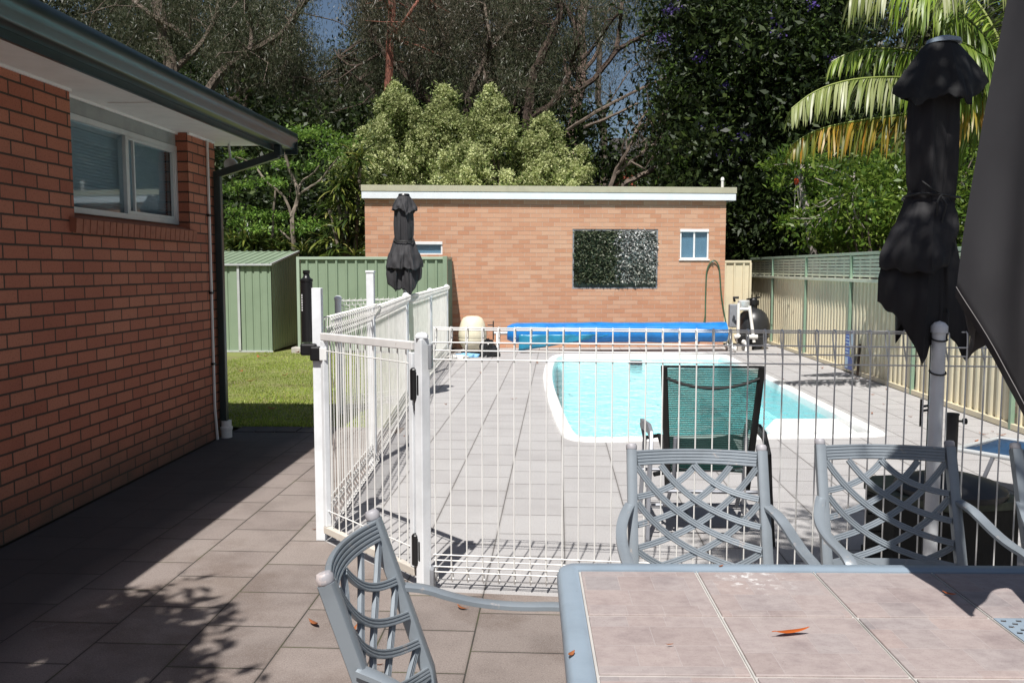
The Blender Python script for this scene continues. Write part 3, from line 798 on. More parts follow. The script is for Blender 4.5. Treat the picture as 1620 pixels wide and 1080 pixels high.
for k in range(n):
    x = -8.25 + k * .151
    m.add([(x, 16.0, 1.665), (x + .11, 16.0, 1.665), (x + .11, 17.76, 1.935), (x, 17.76, 1.935), (x + .12, 16.0, 1.685), (x + .141, 16.0, 1.685), (x + .141, 17.76, 1.955), (x + .12, 17.76, 1.955), (x + .151, 16.0, 1.665), (x + .151, 17.76, 1.935)],
          [(0, 1, 2, 3), (1, 4, 7, 2), (4, 5, 6, 7), (5, 8, 9, 6)])
m.build("roof", "green_steel", sh)
m = MB().bar((-8.25, 15.995, 1.655), (-5.37, 15.995, 1.655), .025, .035).bar((-5.372, 15.99, 1.66), (-5.372, 17.77, 1.934), .03, .035).bar((-6.02, 16.035, .03), (-6.02, 16.035, 1.63), .045, .03, up=(0, 1, 0)).box(-8.2, 16.03, 0, -5.385, 16.06, .03)
m.build("trim", "alu_frame", sh)

# ================================================================== RIGHT BOUNDARY FENCES
cf = thing("boundary_fence", (4.5, 12, 0), "cream corrugated steel fence with pale green lattice along the right of the pool", "fence")
FX = 4.5
posts = [18.27, 15.85, 13.45, 11.05, 8.65, 6.25, 3.85]
m = MB()
def corr(y0, y1, z0, z1, pitch, amp, mm):
    k = int((y1 - y0) / pitch * 8); vs = []; fs = []
    for i in range(k + 1):
        y = y0 + (y1 - y0) * i / k; ph = (y - y0) / pitch % 1.0
        q = min(1, max(0, (abs(ph - .5) - .17) / .12)); x = FX - amp * (q - .5) * 2
        vs += [(x, y, z0), (x, y, z1), (x + .006, y, z0), (x + .006, y, z1)]
    for i in range(k):
        a = 4 * i
        fs += [(a, a + 1, a + 5, a + 4), (a + 2, a + 6, a + 7, a + 3), (a + 1, a + 3, a + 7, a + 5)]
    return mm.add(vs, fs)
ends = [20.3] + posts + [1.2]
for a, b in zip(ends[1:], ends[:-1]): corr(a + .02, b - .02, .06, 1.38, .152, .018, m)
m.build("sheet", "cream_steel", cf)
for y in posts:
    MB().box(FX - .052, y - .022, 0, FX - .012, y + .022, 1.80).build("post", "green_post", cf, bevel=.003)
m = MB().bar((FX - .02, 1.2, 1.405), (FX - .02, 20.3, 1.405), .07, .05); m.build("middle_rail", "lattice_green", cf, bevel=.004)
m = MB().bar((FX - .02, 1.2, 1.80), (FX - .02, 20.3, 1.80), .06, .045); m.build("top_rail", "green_trim", cf, bevel=.004)
m = MB().bar((FX - .02, 1.2, .035), (FX - .02, 20.3, .035), .06, .06); m.build("bottom_rail", "cream_steel", cf, bevel=.004)
m = MB()
for a, b in zip(ends[1:], ends[:-1]):
    for k in range(6):
        z = 1.455 + k * .052
        m.box(FX - .016, a + .025, z, FX + .006, b - .025, z + .041)
    yy = a + .4
    while yy < b - .2: m.box(FX - .0155, yy, 1.431, FX + .0045, yy + .02, 1.745); yy += .42
    m.box(FX - .02, a + .025, 1.746, FX + .01, b - .025, 1.762)
m.build("lattice", "lattice_green", cf)
nf = thing("cream_gate_panel", (3.74, 18.3, 0), "plain cream steel panel between the brick outbuilding and the lattice fence", "fence panel")
m = MB(); ribbed((3.38, 18.32), (3.99, 18.32), .02, 1.70, .19, .03, .05, m); m.build("sheet", "cream_steel", nf)
m = MB().box(3.36, 18.285, 1.70, 4.03, 18.345, 1.75).box(3.995, 18.28, 0, 4.04, 18.345, 1.7); m.build("frame", "cream_steel", nf, bevel=.004)

# ================================================================== WHITE POOL FENCES
def mesh_panel(p0, p1, side, spacing=.0775, r=.0036, ztop=1.30, zbot=.045, mb=None):
    """rolled-top wire panel; side = +1/-1: which side the roll leans to"""
    m = mb or MB(); p0, p1 = Vector((*p0, 0)), Vector((*p1, 0)); d = p1 - p0; Ln = d.length; d.normalize()
    nv = Vector((-d.y, d.x, 0)) * side; k = int(Ln / spacing); o = (Ln - k * spacing) / 2
    for i in range(k + 1):
        b = p0 + d * (o + i * spacing)
        Z = lambda off, z: b + nv * off + Vector((0, 0, z))
        m.tube([Z(.0, .155), Z(.055, .055), Z(.05, zbot), Z(.03, zbot - .005), Z(0, .07), Z(0, .1), Z(0, 1.26), Z(.004, ztop - .01), Z(.02, ztop), Z(.05, ztop - .002), Z(.062, ztop - .018), Z(.055, ztop - .05), Z(.0035, 1.165)], r, 5)
    for off, z in ((.02, ztop - .004), (.06, ztop - .016), (-.005, 1.228), (.004, 1.188), (-.005, 1.145), (-.005, .186), (.006, .155), (-.005, .127), (-.005, .10), (.045, .044)):
        m.tube([p0 + nv * off + Vector((0, 0, z)), p1 + nv * off + Vector((0, 0, z))], r, 5)
    return m
def round_post(m, x, y, h, r=.032):
    return m.lathe([(r, 0), (r, h - .05), (r + .006, h - .048), (r + .006, h - .02), (r * .75, h - .004), (0, h + .004)], 18, (x, y, 0))
ff = thing("wire_pool_fence", (1.9, 4.0, 0), "white wire pool fence with rolled top running across behind the chairs", "pool fence")
mesh_panel((-.600, 4.105), (1.660, 3.955), 1).build("mesh_panel", "white_wire", ff, smooth=True)
mesh_panel((1.735, 3.95), (4.40, 3.775), 1).build("mesh_panel", "white_wire", ff, smooth=True)
m = MB(); 
pL = Matrix.Translation((-.652, 4.115, 0)) @ Matrix.Rotation(R(-42), 4, 'Z')
m.M = pL; m.box(-.027, -.027, 0, .027, .027, 1.245); m.lathe([(.041, 1.246), (.041, 1.262), (.027, 1.272), (0, 1.276)], 4); m.M = None
m.build("post", "old_white_paint", ff, bevel=.004)
m = MB(); round_post(m, 1.697, 3.925, 1.345, .030); m.build("post", "old_white_paint", ff, smooth=True)
MB().box(-.617, 4.07, .0, -.597, 4.14, .12).build("bracket", "grey_plastic", ff, bevel=.004)
MB().box(-.617, 4.07, 1.10, -.60, 4.13, 1.22).build("bracket", "grey_plastic", ff, bevel=.004)

sf_ = thing("side_pool_fence", (-1.5, 7.5, 0), "white wire fence with rolled top between the gate and the lawn", "pool fence")
mesh_panel((-1.372, 4.94), (-1.475, 6.76), -1, ztop=1.30).build("mesh_panel", "white_wire", sf_, smooth=True)
mesh_panel((-1.49, 6.86), (-1.755, 9.93), -1, ztop=1.28).build("mesh_panel", "white_wire", sf_, smooth=True)
m = MB()
m.box(-1.400, 4.85, 0, -1.346, 4.90, 1.47); m.build("post", "old_white_paint", sf_, bevel=.004)
m = MB().box(-1.515, 6.775, 0, -1.455, 6.835, 1.545).box(-1.52, 6.77, 1.546, -1.45, 6.84, 1.565); m.build("post", "old_white_paint", sf_, bevel=.004)
m = MB(); round_post(m, -1.765, 9.98, 1.30, .034); m.build("post", "old_white_paint", sf_, smooth=True)
m = MB(); round_post(m, -2.046, 16.0 - .15, 1.29, .034); m.build("post", "old_white_paint", sf_, smooth=True)
m = MB(); round_post(m, -1.90, 12.8, 1.29, .034); m.build("post", "old_white_paint", sf_, smooth=True)
mesh_panel((-1.775, 10.04), (-1.898, 12.75), -1, ztop=1.27).build("mesh_panel", "white_wire", sf_, smooth=True)
mesh_panel((-1.902, 12.85), (-2.04, 15.8), -1, ztop=1.27).build("mesh_panel", "white_wire", sf_, smooth=True)
rf = thing("rear_pool_fence", (-2.1, 9.4, 0), "short white wire fence panel on the lawn behind the tall white post", "pool fence")
mesh_panel((-2.33, 9.22), (-1.80, 9.86), 1, ztop=1.24).build("mesh_panel", "white_wire", rf, smooth=True)
m = MB(); round_post(m, -2.36, 9.18, 1.29, .036); m.build("post", "old_white_paint", rf, smooth=True)

# gate
gt = thing("pool_gate", (-1.0, 4.5, 0), "white swing gate with wire bars and black latch tower, shut between two posts", "gate")
g0, g1 = Vector((-1.335, 4.835, 0)), Vector((-.695, 4.165, 0))
gd = (g1 - g0).normalized()
up = lambda v, z: v + Vector((0, 0, z))
m = MB().bar(up(g0, 1.195), up(g1, 1.205), .035, .042); m.build("top_rail", "top_rail_paint", gt, bevel=.004)
m = MB().bar(up(g0, .075), up(g1, .075), .035, .042); m.build("bottom_rail", "rail_paint", gt, bevel=.004)
for q, s in ((g0, 1), (g1, -1)):
    c = q + gd * .0175 * s
    m = MB().bar(up(c, .097), up(c, 1.173), .035, .033, up=tuple(gd)); m.build("stile", "old_white_paint", gt, bevel=.004)
m = MB(); Ln = (g1 - g0).length; k = 11
for i in range(1, k + 1):
    c = g0 + gd * (Ln * i / (k + 1)); m.tube([up(c, .09), up(c, 1.18)], .0042, 6)
for z in (1.115, .19): m.tube([up(g0 + gd * .03, z), up(g1 - gd * .03, z)], .0036, 6)
m.build("bars", "white_wire", gt, smooth=True)
for z in (1.02, .20):
    c = g1 + gd * .012 + Vector((.0, -.035, 0))
    m = MB(); m.M = Matrix.Translation(up(c, z)) @ Matrix.Rotation(R(-46), 4, 'Z')
    m.box(-.026, -.014, -.065, .020, .02, .065); m.lathe([(.021, -.075), (.021, .075), (.012, .083), (.0, .084)], 12, (-.003, -.004, 0))
    m.box(.02, -.008, -.05, .036, .02, .05); m.box(-.01, -.006, -.13, .012, .008, -.07)
    m.build("hinge", "black_plastic", gt, bevel=.004)
m = MB().lathe([(.033, 1.16), (.033, 1.505), (.036, 1.507), (.036, 1.52), (.026, 1.525), (.02, 1.53), (.016, 1.548), (.02, 1.552), (.02, 1.57), (.0, 1.572)], 20, (-1.432, 4.87, 0))
m.box(-1.41, 4.855, 1.27, -1.385, 4.90, 1.34)
lt = m.build("latch_tower", "black_plastic", gt, smooth=True)
m = MB()
for k in range(7):
    z = 1.345 + k * .014; a = R(-128) ; c = Vector((-1.432 + .0335 * math.cos(a), 4.87 + .0335 * math.sin(a), z)); tv = Vector((-math.sin(a), math.cos(a), 0))
    m.bar(c - tv * .004, c + tv * .004, .0012, .0085 if k % 3 else .011)
m.build("lettering", "white_paint", lt)
m = MB().box(-1.468, 4.83, 1.085, -1.372, 4.845 + .05, 1.155).box(-1.41, 4.82, 1.055, -1.345, 4.85, 1.14); m.build("latch_body", "black_plastic", gt, bevel=.012)
m = MB().box(-1.347, 4.80, 1.06, -1.305, 4.84, 1.135); m.build("striker", "white_paint", gt, bevel=.005)

# ================================================================== PATIO TABLE
TA = R(2.0)
TC = Vector((0, 2.484, 0)) + Matrix.Rotation(TA, 3, 'Z') @ Vector((1.235, -.5425, 0))
tb = thing("patio_table", TC, "grey metal patio table with square stone tiles and a perforated centre plate", "table", rz=TA)
TL, TW, TZ = 2.47, 1.085, .72
hx, hy = TL / 2, TW / 2
# rounded edge frame: four mitred sides of one frame
def frame_ring(hx, hy, w, rad, prof, m):
    pts = []
    for cx, cy, a0 in ((hx - rad, hy - rad, 0), (-hx + rad, hy - rad, 90), (-hx + rad, -hy + rad, 180), (hx - rad, -hy + rad, 270)):
        for k in range(7):
            a = R(a0 + 15 * k); pts.append((cx, cy, math.cos(a), math.sin(a)))
    vs = []; n = len(prof)
    for cx, cy, ca, sa in pts:
        for d, z in prof:
            rr = rad - d
            if rr >= .002: vs.append((cx + ca * rr, cy + sa * rr, z))
            else:
                ex = cx + math.copysign(rad - d, -1) * 0; vs.append((cx - math.copysign(1, -cx) * 0 + (math.copysign(1, cx) * (rad - d)), cy + math.copysign(1, cy) * (rad - d), z))
    K = len(pts)
    fs = [(i * n + j, i * n + (j + 1) % n, ((i + 1) % K) * n + (j + 1) % n, ((i + 1) % K) * n + j) for i in range(K) for j in range(n)]
    return m.add(vs, fs)
m = MB(); frame_ring(hx, hy, .065, .06, [(.004, .668), (0, .678), (0, .700), (.005, .714), (.014, .721), (.048, .722), (.060, .7175), (.062, .70), (.062, .668)], m)
m.build("edge_frame", "table_frame", tb, smooth=True)
nx, ny = 7, 3; px_, py_ = (TL - .125) / nx, (TW - .125) / ny
m = MB(); gm = MB()
for i in range(nx):
    for j in range(ny):
        x0 = -hx + .0625 + i * px_; y0 = -hy + .0625 + j * py_
        if i == 3 and j == 1: gx0, gy0 = x0, y0; continue
        g = .0055; m.box(x0 + g, y0 + g, .700, x0 + px_ - g, y0 + py_ - g, .7165)
m.build("tiled_top", "stone_tile", tb, bevel=.0022)
m = MB().box(-hx + .0622, -hy + .0622, .690, gx0, hy - .0622, .7115).box(gx0 + px_, -hy + .0622, .690, hx - .0622, hy - .0622, .7115).box(gx0, -hy + .0622, .690, gx0 + px_, gy0, .7115).box(gx0, gy0 + py_, .690, gx0 + px_, hy - .0622, .7115)
for i in range(1, nx): m.bar((-hx + .0625 + i * px_ + .0, -hy + .063, .7135), (-hx + .0625 + i * px_, hy - .063, .7135), .0022, .005)
m.build("tile_tray", "grout_metal", tb)
# perforated plate: rows of slanted slots cut through
m = MB(); NX, NY = 17, 17; sx, sy = (px_ - .02) / NX, (py_ - .02) / NY
bx0, by0 = gx0 + .01, gy0 + .01; zt, zb = .717, .7145
m.box(gx0 + .003, gy0 + .003, zb, bx0, gy0 + py_ - .003, zt).box(gx0 + px_ - .01, gy0 + .003, zb, gx0 + px_ - .003, gy0 + py_ - .003, zt)
m.box(bx0, gy0 + .003, zb, gx0 + px_ - .01, by0, zt).box(bx0, gy0 + py_ - .01, zb, gx0 + px_ - .01, gy0 + py_ - .003, zt)
for a in range(NX):
    for b in range(NY):
        x, y = bx0 + a * sx, by0 + b * sy
        if (a + b) % 2: m.add([(x, y, zt), (x + sx, y, zt), (x + sx, y + sy, zt), (x, y + sy, zt)], [(0, 1, 2, 3)]); continue
        o = [(x, y), (x + sx, y), (x + sx, y + sy), (x, y + sy)]
        i_ = [(x + sx * .02, y + sy * .22), (x + sx * .66, y + sy * .04), (x + sx * .98, y + sy * .78), (x + sx * .34, y + sy * .96)]
        m.add([(p, q, zt) for p, q in o] + [(p, q, zt) for p, q in i_] + [(p, q, zb) for p, q in i_],
              [(k, (k + 1) % 4, 4 + (k + 1) % 4, 4 + k) for k in range(4)] + [(4 + k, 4 + (k + 1) % 4, 8 + (k + 1) % 4, 8 + k) for k in range(4)])
m.build("centre_plate", "table_frame", tb, recalc=False)
for sx_, sy_ in ((-1, -1), (1, -1), (1, 1), (-1, 1)):
    x, y = sx_ * (hx - .09), sy_ * (hy - .09)
    m = MB().sweep([(x, y, .69), (x + sx_ * .02, y + sy_ * .02, .5), (x, y, .25), (x + sx_ * .04, y + sy_ * .04, 0)], [(-.025, -.025), (.025, -.025), (.025, .025), (-.025, .025)], up=(0, 1, 0))
    m.build("leg", "table_frame", tb, bevel=.004)
m = MB().bar((-hx + .1, -hy + .05, .655), (hx - .1, -hy + .05, .655), .03, .05).bar((-hx + .1, hy - .05, .655), (hx - .1, hy - .05, .655), .03, .05).bar((-hx + .05, -hy + .1, .655), (-hx + .05, hy - .1, .655), .03, .05).bar((hx - .05, -hy + .1, .655), (hx - .05, hy - .1, .655), .03, .05)
m.build("apron", "table_frame", tb)

# ================================================================== DINING CHAIRS
RIBS = []
def ribbed_profile(w, h, n=4):
    """flat bar with n raised ridges on both faces (across, thickness)"""
    top = []; s = w / n
    for i in range(n):
        a = -w / 2 + i * s
        top += [(a + s * .10, h * .28), (a + s * .28, h * .5), (a + s * .72, h * .5), (a + s * .90, h * .28)]
    return top + [(-p, -q) for p, q in top]
def bez(p0, p1, p2, k=10):
    return [tuple((1 - t) ** 2 * a + 2 * (1 - t) * t * b + t * t * c for a, b, c in zip(p0, p1, p2)) for t in [i / k for i in range(k + 1)]]
def make_chair(label):
    t = thing("dining_chair", (0, 0, 0), label, "chair", "grey lattice-back dining chairs round the patio table")
    t.rotation_euler = (0, 0, 0)
    HW = .253
    lean = lambda z: -.205 - max(0, (z - .40)) * .345 if z > .40 else -.205 - (.40 - z) * .12
    bow = lambda u: -.045 * (1 - (2 * u - 1) ** 2)
    # back posts run down as rear legs
    for s in (-1, 1):
        pts = [(s * HW, lean(z), z) for z in (0, .2, .38, .43, .6, .8, .868)]
        m = MB().sweep(pts, [(-.019, -.016), (-.012, -.02), (.012, -.02), (.019, -.016), (.019, .016), (.012, .02), (-.012, .02), (-.019, .016)], up=(0, 1, 0))
        p = m.build("back_post", "chair_metal", t, smooth=True)
        c = MB(); c.M = Matrix.Translation((s * HW, lean(.868), .866)) @ Matrix.Rotation(R(17), 4, 'X')
        c.lathe([(.017, 0), (.0205, .003), (.0215, .007), (.0215, .020), (.017, .027), (.0, .030)], 8)
        c.build("finial", "chair_cap", p, smooth=True)
    def bp(u, z):                            # point on the bowed, leaning back
        return (-HW + .02 + u * (2 * HW - .04), lean(z) + bow(u), z)
    nrm = (0, 1, .345)
    top = [bp(i / 14, .838) for i in range(15)]
    m = MB().sweep(top, [(q, p) for p, q in ribbed_profile(.062, .016, 5)], up=(0, -.326, .945))
    m.build("top_rail", "chair_metal", t)
    # lattice of crossing arcs, w measured down from the rail
    m = MB(); W = lambda w: .808 - w * .50 * .99
    def arc(u0, w0, uc, wc, u1, w1):
        for mir in (False, True):
            b = bez((u0, w0), (uc, wc), (u1, w1), 12)
            pts = []
            for i_, (u, w) in enumerate(b):
                if mir: u = 1 - u
                x, y, z = bp(u, W(w)); pts.append((x, y + (.0035 if mir else -.0035), z))
            prof = ribbed_profile(.026, .012, 3)
            # keep the flat of the bar facing along the back's normal
            m.sweep(pts, prof, up=(0, .945, .326))
    S = .764
    arc(0, 0, .36, .62 * S + .04, 1, .78 * S)
    arc(.205, 0, .48, .48 * S, 1, .565 * S)
    arc(.49, 0, .66, .27 * S, 1, .30 * S)
    arc(0, .35 * S, .33, .92 * S, 1, 1.0 * S)
    arc(0, .81 * S, .28, 1.10 * S, 1, 1.22 * S)
    arc(.0, 1.06 * S, .3, 1.27 * S, 1, 1.30 * S)
    m.build("lattice", "chair_metal", t, recalc=True)
    m = MB().sweep([bp(i / 12, .425) for i in range(13)], [(-.008, -.016), (.008, -.016), (.008, .016), (-.008, .016)], up=(0, -.326, .945))
    m.build("lower_rail", "chair_metal", t)
    # arms sweep out, forward and down into the front legs
    for s in (-1, 1):
        pts = [(.262, lean(.665) + .005, .668), (.285, -.225, .655), (.305, -.16, .625), (.312, -.07, .603), (.312, .05, .595), (.31, .16, .60), (.305, .225, .595), (.295, .255, .565), (.28, .262, .50), (.265, .25, .38), (.255, .235, .2), (.258, .25, 0)]
        pts = [(s * x, y, z) for x, y, z in pts]
        # smooth it
        P = np.array(pts); 
        for _ in range(2):
            Q = [P[0]]
            for a, b in zip(P[:-1], P[1:]): Q += [a * .75 + b * .25, a * .25 + b * .75]
            Q.append(P[-1]); P = np.array(Q)
        m = MB(); prof = [(-.020, -.006), (-.014, -.009), (.014, -.009), (.020, -.006), (.020, .006), (.014, .009), (-.014, .009), (-.020, .006)]
        k = len(P); vs = []
        for i in range(k):
            tt = Vector(P[min(i + 1, k - 1)] - P[max(i - 1, 0)]).normalized()
            xx = Vector((1, 0, 0)); xx = (xx - tt * xx.dot(tt)).normalized(); yy = xx.cross(tt)
            vs += [Vector(P[i]) + xx * a + yy * b for a, b in prof]
        n = 8
        m.add(vs, [(i * n + j, i * n + (j + 1) % n, (i + 1) * n + (j + 1) % n, (i + 1) * n + j) for i in range(k - 1) for j in range(n)] + [tuple(range(7, -1, -1)), tuple((k - 1) * n + j for j in range(n))])
        m.build("arm", "chair_metal", t, smooth=True)
    # cast seat: rim and slats
    m = MB().bar((-.235, -.20, .365), (.235, -.20, .365), .03, .03).bar((-.24, .24, .365), (.24, .24, .365), .03, .03)
    for s in (-1, 1): m.bar((s * .228, -.185, .365), (s * .228, .225, .365), .028, .029)
    for i in range(9): m.bar((-.20 + i * .05, -.186, .368), (-.20 + i * .05, .226, .368), .034, .012)
    m.build("seat", "chair_metal", t, bevel=.003)
    return t
ch = make_chair("grey lattice-back chair at the end of the table beside the gate, turned side-on")
for loc, rz, lab in (((.547, 3.01, 0), 180, "grey lattice-back chair behind the table in full sun, in front of the green mesh recliner"),
                     ((1.306, 3.14, 0), 178, "grey lattice-back chair behind the table half in shadow, in front of the umbrella base"),
                     ((2.075, 3.11, 0), 181, "grey lattice-back chair behind the table, cut off by the picture's right edge")):
    c = copy_tree(ch); c.location = loc; c.rotation_euler.z = R(rz); c["label"] = lab
ch.location = (-.155, 2.137, 0); ch.rotation_euler.z = R(-90)

# ================================================================== CLOSED UMBRELLAS
def drape(V, prof, ztop, cx, cy, seed=1, seg=12, rows=44, sag=.05, wr=.012, tw=0.0, stitch=None, twl=0.0):
    """closed canopy as folded cloth: V = creases round the pole (angle deg, radius, hem height), cloth stretched between them;
    prof = [(t, radius factor)] from the top down to the hem"""
    rg = random.Random(seed); f = [rg.uniform(0, 6.28) for _ in range(8)]
    ring_ = []
    K = len(V)
    for i in range(K):
        a0, r0, z0 = V[i]; a1, r1, z1 = V[(i + 1) % K]
        p0 = Vector((r0 * math.cos(R(a0)), r0 * math.sin(R(a0)))); p1 = Vector((r1 * math.cos(R(a1)), r1 * math.sin(R(a1))))
        d = p1 - p0; nn = Vector((d.y, -d.x)).normalized() if d.length > 1e-6 else Vector((0, 0))
        for k in range(seg):
            u = k / seg; p = p0.lerp(p1, u); ring_.append((p.x, p.y, z0 + (z1 - z0) * u, math.sin(math.pi * u), nn, d.length, i + u))
    n = len(ring_); ts = [q[0] for q in prof]; fs_ = [q[1] for q in prof]; vs = []; hem = []
    for j in range(rows + 1):
        t = j / rows; fac = float(np.interp(t, ts, fs_))
        rm = sum(math.hypot(q[0], q[1]) for q in ring_) / n
        for (x, y, zh, bow, nn, L_, iu) in ring_:
            k = min(1, .30 + .9 * t)                       # near the top the section is rounder
            rr = math.hypot(x, y) or 1e-6; g = (rm * (1 - k) + rr * k) / rr
            w = wr * (.3 + t) * (math.sin(2.1 * iu + 6 * t + f[0]) + .6 * math.sin(5.3 * iu - 9 * t + f[1]) + .5 * math.sin(9.1 * iu + 4 * t + f[2]) + .35 * math.sin(14 * t + iu * 3 + f[3]))
            off = -sag * bow * L_ * t * 1.2 + w * (.35 + .65 * bow)
            a = tw * t * math.sin(2.4 * t + f[4]) + R(twl) * (1 - t); X_, Y_ = (x * g + nn.x * off) * fac, (y * g + nn.y * off) * fac
            z = ztop + (zh - ztop) * t + (.010 * math.sin(7 * iu + f[5]) * bow * t if t > .9 else 0)
            vs.append((cx + X_ * math.cos(a) - Y_ * math.sin(a), cy + X_ * math.sin(a) + Y_ * math.cos(a), z))
    m = MB(); fc = [(i * n + k, i * n + (k + 1) % n, (i + 1) * n + (k + 1) % n, (i + 1) * n + k) for i in range(rows) for k in range(n)]
    fc.append(tuple(range(n - 1, -1, -1)))
    m.add(vs, fc)
    if stitch is not None:
        r_ = rows - 1; c = Vector((cx, cy, 0)); P = []
        for k in range(n):
            p = Vector(vs[r_ * n + k]).lerp(Vector(vs[rows * n + k]), .45); o = Vector((p.x - cx, p.y - cy, 0)); P.append(p + o.normalized() * .0022)
        stitch.tube(P + [P[0]], .0011, 4)
    return m

# big one standing in the table
U1 = Vector((1.19, 2.02, 0))
u1 = thing("market_umbrella", (U1.x, U1.y, 0), "large closed black umbrella nearest the camera, standing up through the table", "umbrella")
MB().tube([(U1.x, U1.y, 0.0), (U1.x, U1.y, 3.42)], .021, 14).build("pole", "sling_frame", u1, smooth=True)
st = MB()
cl = drape([(176, .272, 1.515), (-137, .300, 1.262), (-119, .11, 1.42), (-94, .17, 1.44), (-58, .30, 1.25), (-25, .14, 1.45), (25, .28, 1.30), (62, .13, 1.46), (96, .27, 1.335), (120, .155, 1.47), (141, .235, 1.36)],
           [(0, .2), (.05, .42), (.3, .55), (.6, .67), (.8, .84), (.92, .95), (1, 1.0)], 3.36, U1.x, U1.y, seed=3, sag=.045, wr=.006, stitch=st, twl=-24)
cn = cl.build("canopy", "fabric_grey", u1, smooth=True, solid=.003)
st.build("hem_stitching", "stitch", cn)
drape([(176, .20, 3.12), (-137, .22, 3.0), (-110, .16, 3.08), (-60, .22, 3.0), (-20, .16, 3.08), (30, .22, 3.0), (70, .16, 3.08), (120, .21, 3.02)], [(0, .2), (.4, .6), (1, 1)], 3.40, U1.x, U1.y, seed=5).build("valance", "fabric_grey", u1, smooth=True, solid=.003)
MB().lathe([(.0, 3.39), (.05, 3.40), (.05, 3.42), (.02, 3.45), (.025, 3.49), (0, 3.51)], 16, (U1.x, U1.y, 0)).build("finial", "black_plastic", u1, smooth=True)
m = MB().lathe([(.055, 0), (.055, .02), (.04, .03)], 20, (U1.x, U1.y, .7225)); m.build("table_ring", "black_plastic", u1, smooth=True)
for a_, r_, z_ in ((-137, .294, 1.278), (-58, .294, 1.27), (25, .275, 1.32)):
    m = MB(); m.M = Matrix.Translation((U1.x + r_ * math.cos(R(a_)), U1.y + r_ * math.sin(R(a_)), z_)); m.lathe([(0, -.009), (.008, -.004), (.008, .004), (0, .009)], 8)
    m.build("rib_tip", "chair_cap", u1)

# second one tied to the fence post
U2 = Vector((1.742, 4.07, 0)); ux = U2.x - .045
u2 = thing("market_umbrella", (U2.x, U2.y, 0), "closed black umbrella tied with a cord above the white round fence post", "umbrella")
MB().tube([(U2.x + .0, U2.y, 0.0), (U2.x, U2.y, 2.58)], .020, 14).build("pole", "sling_frame", u2, smooth=True)
p2_ = [(0, .48), (.12, .62), (.32, .63), (.50, .55), (.53, .50), (.56, .55), (.75, .86), (.9, 1.0), (1, .98)]
drape([(184, .235, 1.43), (-150, .20, 1.36), (-116, .20, 1.15), (-92, .12, 1.27), (-70, .13, 1.30), (-43, .19, 1.16), (-12, .11, 1.42), (30, .21, 1.34), (66, .10, 1.45), (105, .20, 1.22), (146, .10, 1.44)], p2_, 2.50, ux, U2.y, seed=8, sag=.07, wr=.007, rows=60, tw=.15).build("canopy", "fabric_black", u2, smooth=True, solid=.003)
drape([(188, .232, 1.585), (-140, .225, 1.565), (-108, .215, 1.555), (-84, .165, 1.60), (-60, .15, 1.75), (120, .12, 1.8), (160, .15, 1.66)], [(0, .52), (.06, .50), (.1, .56), (.5, .86), (.85, 1.0), (1, 1.0)], 1.915, ux, U2.y, seed=9, sag=.05, wr=.006, rows=30).build("folded_flap", "fabric_black", u2, smooth=True, solid=.003)
drape([(178, .205, 2.37), (-140, .19, 2.29), (-112, .155, 2.33), (-85, .175, 2.32), (-60, .165, 2.29), (-6, .205, 2.41), (45, .16, 2.34), (95, .19, 2.30), (140, .155, 2.36)], [(0, .33), (.10, .46), (.4, .68), (.7, .87), (.9, .98), (1, 1.0)], 2.588, ux + .02, U2.y, seed=11, sag=.06, wr=.0045).build("valance", "fabric_valance_shade", u2, smooth=True, solid=.003)
MB().lathe([(.0, 2.582), (.075, 2.584), (.07, 2.602), (.03, 2.616), (0, 2.618)], 20, (U2.x - .015, U2.y, 0)).build("cap", "table_frame", u2, smooth=True)
pts = [(ux + .118 * math.cos(a), U2.y + .118 * math.sin(a), 1.905 + .008 * math.sin(2 * a)) for a in [2 * math.pi * k / 30 for k in range(31)]]
m = MB().tube(pts, .006, 6)
m.tube([(U2.x - .05, U2.y - .118, 1.905), (U2.x - .075, U2.y - .14, 1.87), (U2.x - .07, U2.y - .135, 1.81)], .005, 5).tube([(U2.x - .05, U2.y - .118, 1.905), (U2.x - .035, U2.y - .14, 1.86), (U2.x - .05, U2.y - .135, 1.78)], .005, 5).tube([(U2.x - .05, U2.y - .118, 1.91), (U2.x - .10, U2.y - .13, 1.935), (U2.x - .135, U2.y - .12, 1.965)], .004, 5)
m.build("tie_cord", "black_rubber", u2)
m = MB().tube([(U2.x - .02, U2.y - .02, .93), (U2.x - .075, U2.y - .06, .93)], .006, 6).tube([(U2.x - .075, U2.y - .06, .985), (U2.x - .075, U2.y - .06, .86)], .006, 6).tube([(U2.x - .02, U2.y - .02, .95), (U2.x - .075, U2.y - .06, .95)], .006, 6)
m.build("crank_handle", "black_plastic", u2)
m = MB().lathe([(.022, 0), (.022, .012), (.014, .018)], 14, (U2.x, U2.y, 0)).build("foot", "black_plastic", u2)
cord = MB()
for z in (1.27, 1.12): cord.tube([(1.697 + .034 * math.cos(a) * 1.0, 3.925 + .034 * math.sin(a), z + .01 * math.sin(a)) for a in [2 * math.pi * k / 16 for k in range(17)]], .004, 5)
cord.tube([(1.72, 3.9, 1.27), (1.735, 3.93, 1.38), (1.745, 4.04, 1.5)], .004, 5)
tag(cord.build("tying_cord", "black_rubber", loc=(1.697, 3.925, 1.12)), "thin black cord tying the closed umbrella to the white round fence post", "cord")

